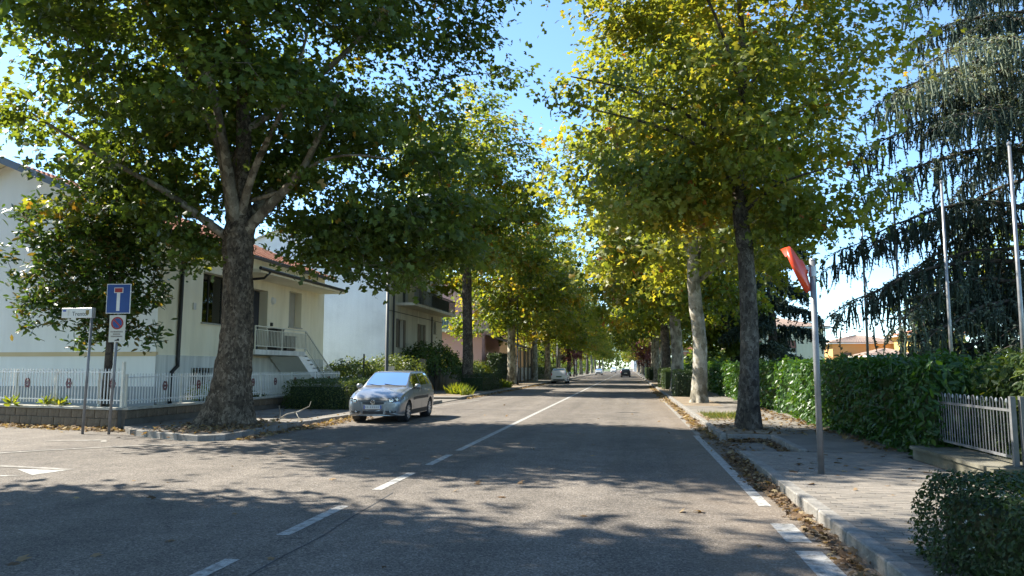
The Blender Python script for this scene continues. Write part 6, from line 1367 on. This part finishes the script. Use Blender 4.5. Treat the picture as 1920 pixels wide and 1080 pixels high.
def thing_part(name, parent, loc):
    o = bpy.data.objects.new(name, None); col.objects.link(o); o.parent = parent; o.location = loc; o.empty_display_size = 0.1; return o
def glass_spans(tab): return 1.15, 1.80, tab[-1, 0] - 0.44, tab[-1, 0] - 0.17
def side_spans(tab): L = tab[-1, 0]; return [(1.42, 2.18), (2.25, 3.02), (3.09, min(3.40, L - .48))]
def in_glass(s, v, tab):
    a, b, c, d = glass_spans(tab)
    if (a < s < b and v > 7.4) or (c < s < d and v > 7.5): return True
    return 5.33 < v < 6.77 and any(p < s < q_ for p, q_ in side_spans(tab))
def polo_detail(T, S, patch, full, LEN, no):
    patch('headlight', 0.035, 0.46, 4.35, 6.55, 'lamp_lens', T, 0.006, nS=10, nV=10)
    for x in (-1, 1):
        for (xx, zz, r_) in ((.53, .635, .066), (.655, .655, .055)):
            lathe([(r_, 0), (r_ * .92, .012), (r_ * .6, -.002), (.001, .004)], 18, Matrix.Rotation(R(90), 4, 'X'), Vector((x * xx, -.004 + (xx - .53) * .62, zz))).build('lamp_reflector', 'chrome', T, True)
    # grille, emblem, bumper mouth, plate
    def fpl(nm, pts, y, mat, t=0.02, curve=0.07):
        mm = MB(); k = len(pts)
        f = lambda x, d: y - d + curve * (x / .6) ** 2
        mm.v += [(x, f(x, 0), z) for x, z in pts] + [(x, f(x, t), z) for x, z in pts]
        mm.f.append(tuple(range(k))[::-1]); mm.f.append(tuple(range(k, 2 * k)))
        for i in range(k): j = (i + 1) % k; mm.f.append((i, j, k + j, k + i))
        return mm.build(nm, mat, T)
    fpl('grille', [(-.34, .545), (-.2, .53), (0, .525), (.2, .53), (.34, .545), (.37, .63), (0, .645), (-.37, .63)], 0.0, 'car_plastic', .02)
    for z in (.565, .592, .618): fpl('grille_slat', [(-.34, z - .004), (0, z - .006), (.34, z - .004), (.34, z + .004), (0, z + .002), (-.34, z + .004)], -.021, 'grey_pole', .006)
    fpl('bumper', [(-.60, .34), (0, .325), (.60, .34), (.66, .50), (.38, .515), (0, .50), (-.38, .515), (-.66, .50)], 0.01, 'car_silver', .045, .10)
    fpl('lower_intake', [(-.30, .265), (0, .258), (.30, .265), (.28, .345), (0, .34), (-.28, .345)], -.028, 'car_plastic', .015, .08)
    for sg in (1, -1):
        pts = [(sg * .40, .27), (sg * .64, .29), (sg * .66, .35), (sg * .37, .35)]; fpl('fog_grille', pts if sg < 0 else pts[::-1], -.055, 'car_plastic', .02, .10)
        lathe([(.032, 0), (.02, .01), (.001, .012)], 12, Matrix.Rotation(R(90), 4, 'X'), Vector((sg * .5, -.008, .318))).build('fog_lamp', 'lamp_lens', T)
        pts = [(sg * .395, .645), (sg * .43, .645), (sg * .335, .255), (sg * .30, .255)]; fpl('bumper_crease', pts if sg < 0 else pts[::-1], -.034, 'car_silver', .012, .09)
    fpl('front_lip', [(-.62, .215), (0, .20), (.62, .215), (.64, .262), (0, .255), (-.64, .262)], 0.0, 'car_silver', .035, .10)
    p = fpl('number_plate', [(-.26, .40), (.26, .40), (.26, .505), (-.26, .505)], -.04, 'sign_white', .012, 0)
    MB().box(-.258, -.222, -.0555, -.0535, .402, .503).build('plate_band', 'ink_blue', p); MB().box(.222, .258, -.0555, -.0535, .402, .503).build('plate_band', 'ink_blue', p)
    for k in range(7): MB().box(-.19 + k * .056 + (.02 if k > 1 else 0) - .016, -.19 + k * .056 + (.02 if k > 1 else 0) + .012, -.0552, -.0535, .425, .48).build('plate_mark', 'plinth_grey', p)
    e = MB(); c = Vector((0, -.034, .587)); e.tube([c + Vector((.062 * math.cos(t), 0, .062 * math.sin(t))) for t in np.linspace(0, 6.2832, 25)], .008, 6, False)
    for a, b in (((-.028, .05), (0, .004)), ((0, .004), (.028, .05)), ((-.052, .022), (-.026, -.052)), ((-.026, -.052), (0, -.006)), ((0, -.006), (.026, -.052)), ((.026, -.052), (.052, .022))): e.bar(c + Vector((a[0], 0, a[1])), c + Vector((b[0], 0, b[1])), .010, .010)
    e.build('emblem', 'chrome', T)
    MB().disc((0, -.027, .587), .06, (0, -1, 0)).build('emblem_ground', 'car_plastic', T)
    for sg in (1, -1):
        for s_ in (1.95, 2.95): MB().bar((sg * .835, s_ - .09, .86), (sg * .835, s_ + .09, .86), .022, .03).build('door_handle', 'car_silver', T)
    for s_ in (1.30, 2.215, 3.06): patch('door_gap', s_ - .005, s_ + .005, 2.2, 5.2, 'car_plastic', T, 0.0022, nS=1, nV=10)
    patch('side_moulding', 1.25, 2.95, 3.1, 3.5, 'car_plastic', T, 0.010, nS=10, nV=2); patch('sill', 1.15, 2.95, 1.7, 2.3, 'car_plastic', T, 0.003, nS=8, nV=3)
    patch('bonnet_gap', .30, 1.10, 6.3, 6.38, 'car_plastic', T, 0.002, nS=10, nV=1)
    full('scuttle', 1.07, 1.145, 7.2, 'car_plastic', 0.003, 2, 8)
    for a, b in (((.50, 1.10, 1.005), (-.05, 1.19, 1.075)), ((-.12, 1.09, 1.015), (-.58, 1.22, 1.075))): MB().bar(a, b, .018, .02).build('wiper', 'car_plastic', T)
    MB().tube([(0, 3.1, 1.45), (0, 3.28, 1.62)], [.008, .004], 6).build('aerial', 'car_plastic', T)
    patch('tail_light', LEN - .30, LEN - .06, 4.2, 5.6, 'lamp_red', T, .004)
def rear_detail(paint, plate='sign_white'):
    def f(T, S, patch, full, LEN, no):
        patch('tail_light', LEN - .22, LEN - .03, 4.1, 5.7, 'lamp_red', T, .006)
        MB().box(-.56, .56, LEN - .01, LEN + .035, .30, .40).build('bumper_strip', 'car_plastic', T); MB().box(-.26, .26, LEN + .003, LEN + .018, .60, .70).build('number_plate', plate, T)
        MB().box(-.66, .66, LEN - .05, LEN + .03, .405, .56).build('bumper', paint, T); MB().bar((-.2, LEN - .1, 1.06), (.25, LEN - .13, 1.10), .018).build('wiper', 'car_plastic', T)
        for sg in (1, -1): MB().bar((sg * .835, 1.86, .86), (sg * .835, 2.04, .86), .022, .03).build('door_handle', 'car_plastic', T)
        patch('headlight', 0.055, 0.40, 4.6, 6.6, 'lamp_lens', T, 0.006)
        MB().box(-.34, .34, -.03, -.003, .52, .62).build('grille', 'car_plastic', T); MB().box(-.6, .6, -.06, -.004, .28, .42).build('bumper', paint, T)
    return f
car('hatchback_car', 'silver hatchback parked at the kerb facing the crossing', (-7.18, 20.45, 0.0), R(0.8), HATCH, 'car_silver', 'car_glass', polo_detail)
car('hatchback_car', 'white small hatchback parked under the trees, seen from behind', (-7.05, 78.9, 0.0), R(180), HATCH, 'car_white', 'car_glass', rear_detail('car_white', 'plate_green'), (1.0, 0.95, 1.06))
car('hatchback_car', 'dark navy car driving away along the avenue', (-0.75, 135.0, 0.0), R(180), HATCH, 'car_navy', 'car_glass', rear_detail('car_navy'), (1.06, 1.1, 1.0))
car('hatchback_car', 'pale grey car parked far along the avenue', (-6.9, 168.0, 0.0), R(0), HATCH, 'car_grey', 'car_glass', rear_detail('car_grey'), (1.0, 1.0, 1.02))
car('hatchback_car', 'white car stopped at the far end of the avenue', (-5.2, 240.0, 0.0), R(0), HATCH, 'car_white', 'car_glass', rear_detail('car_white'), (1.05, 1.1, 1.25))
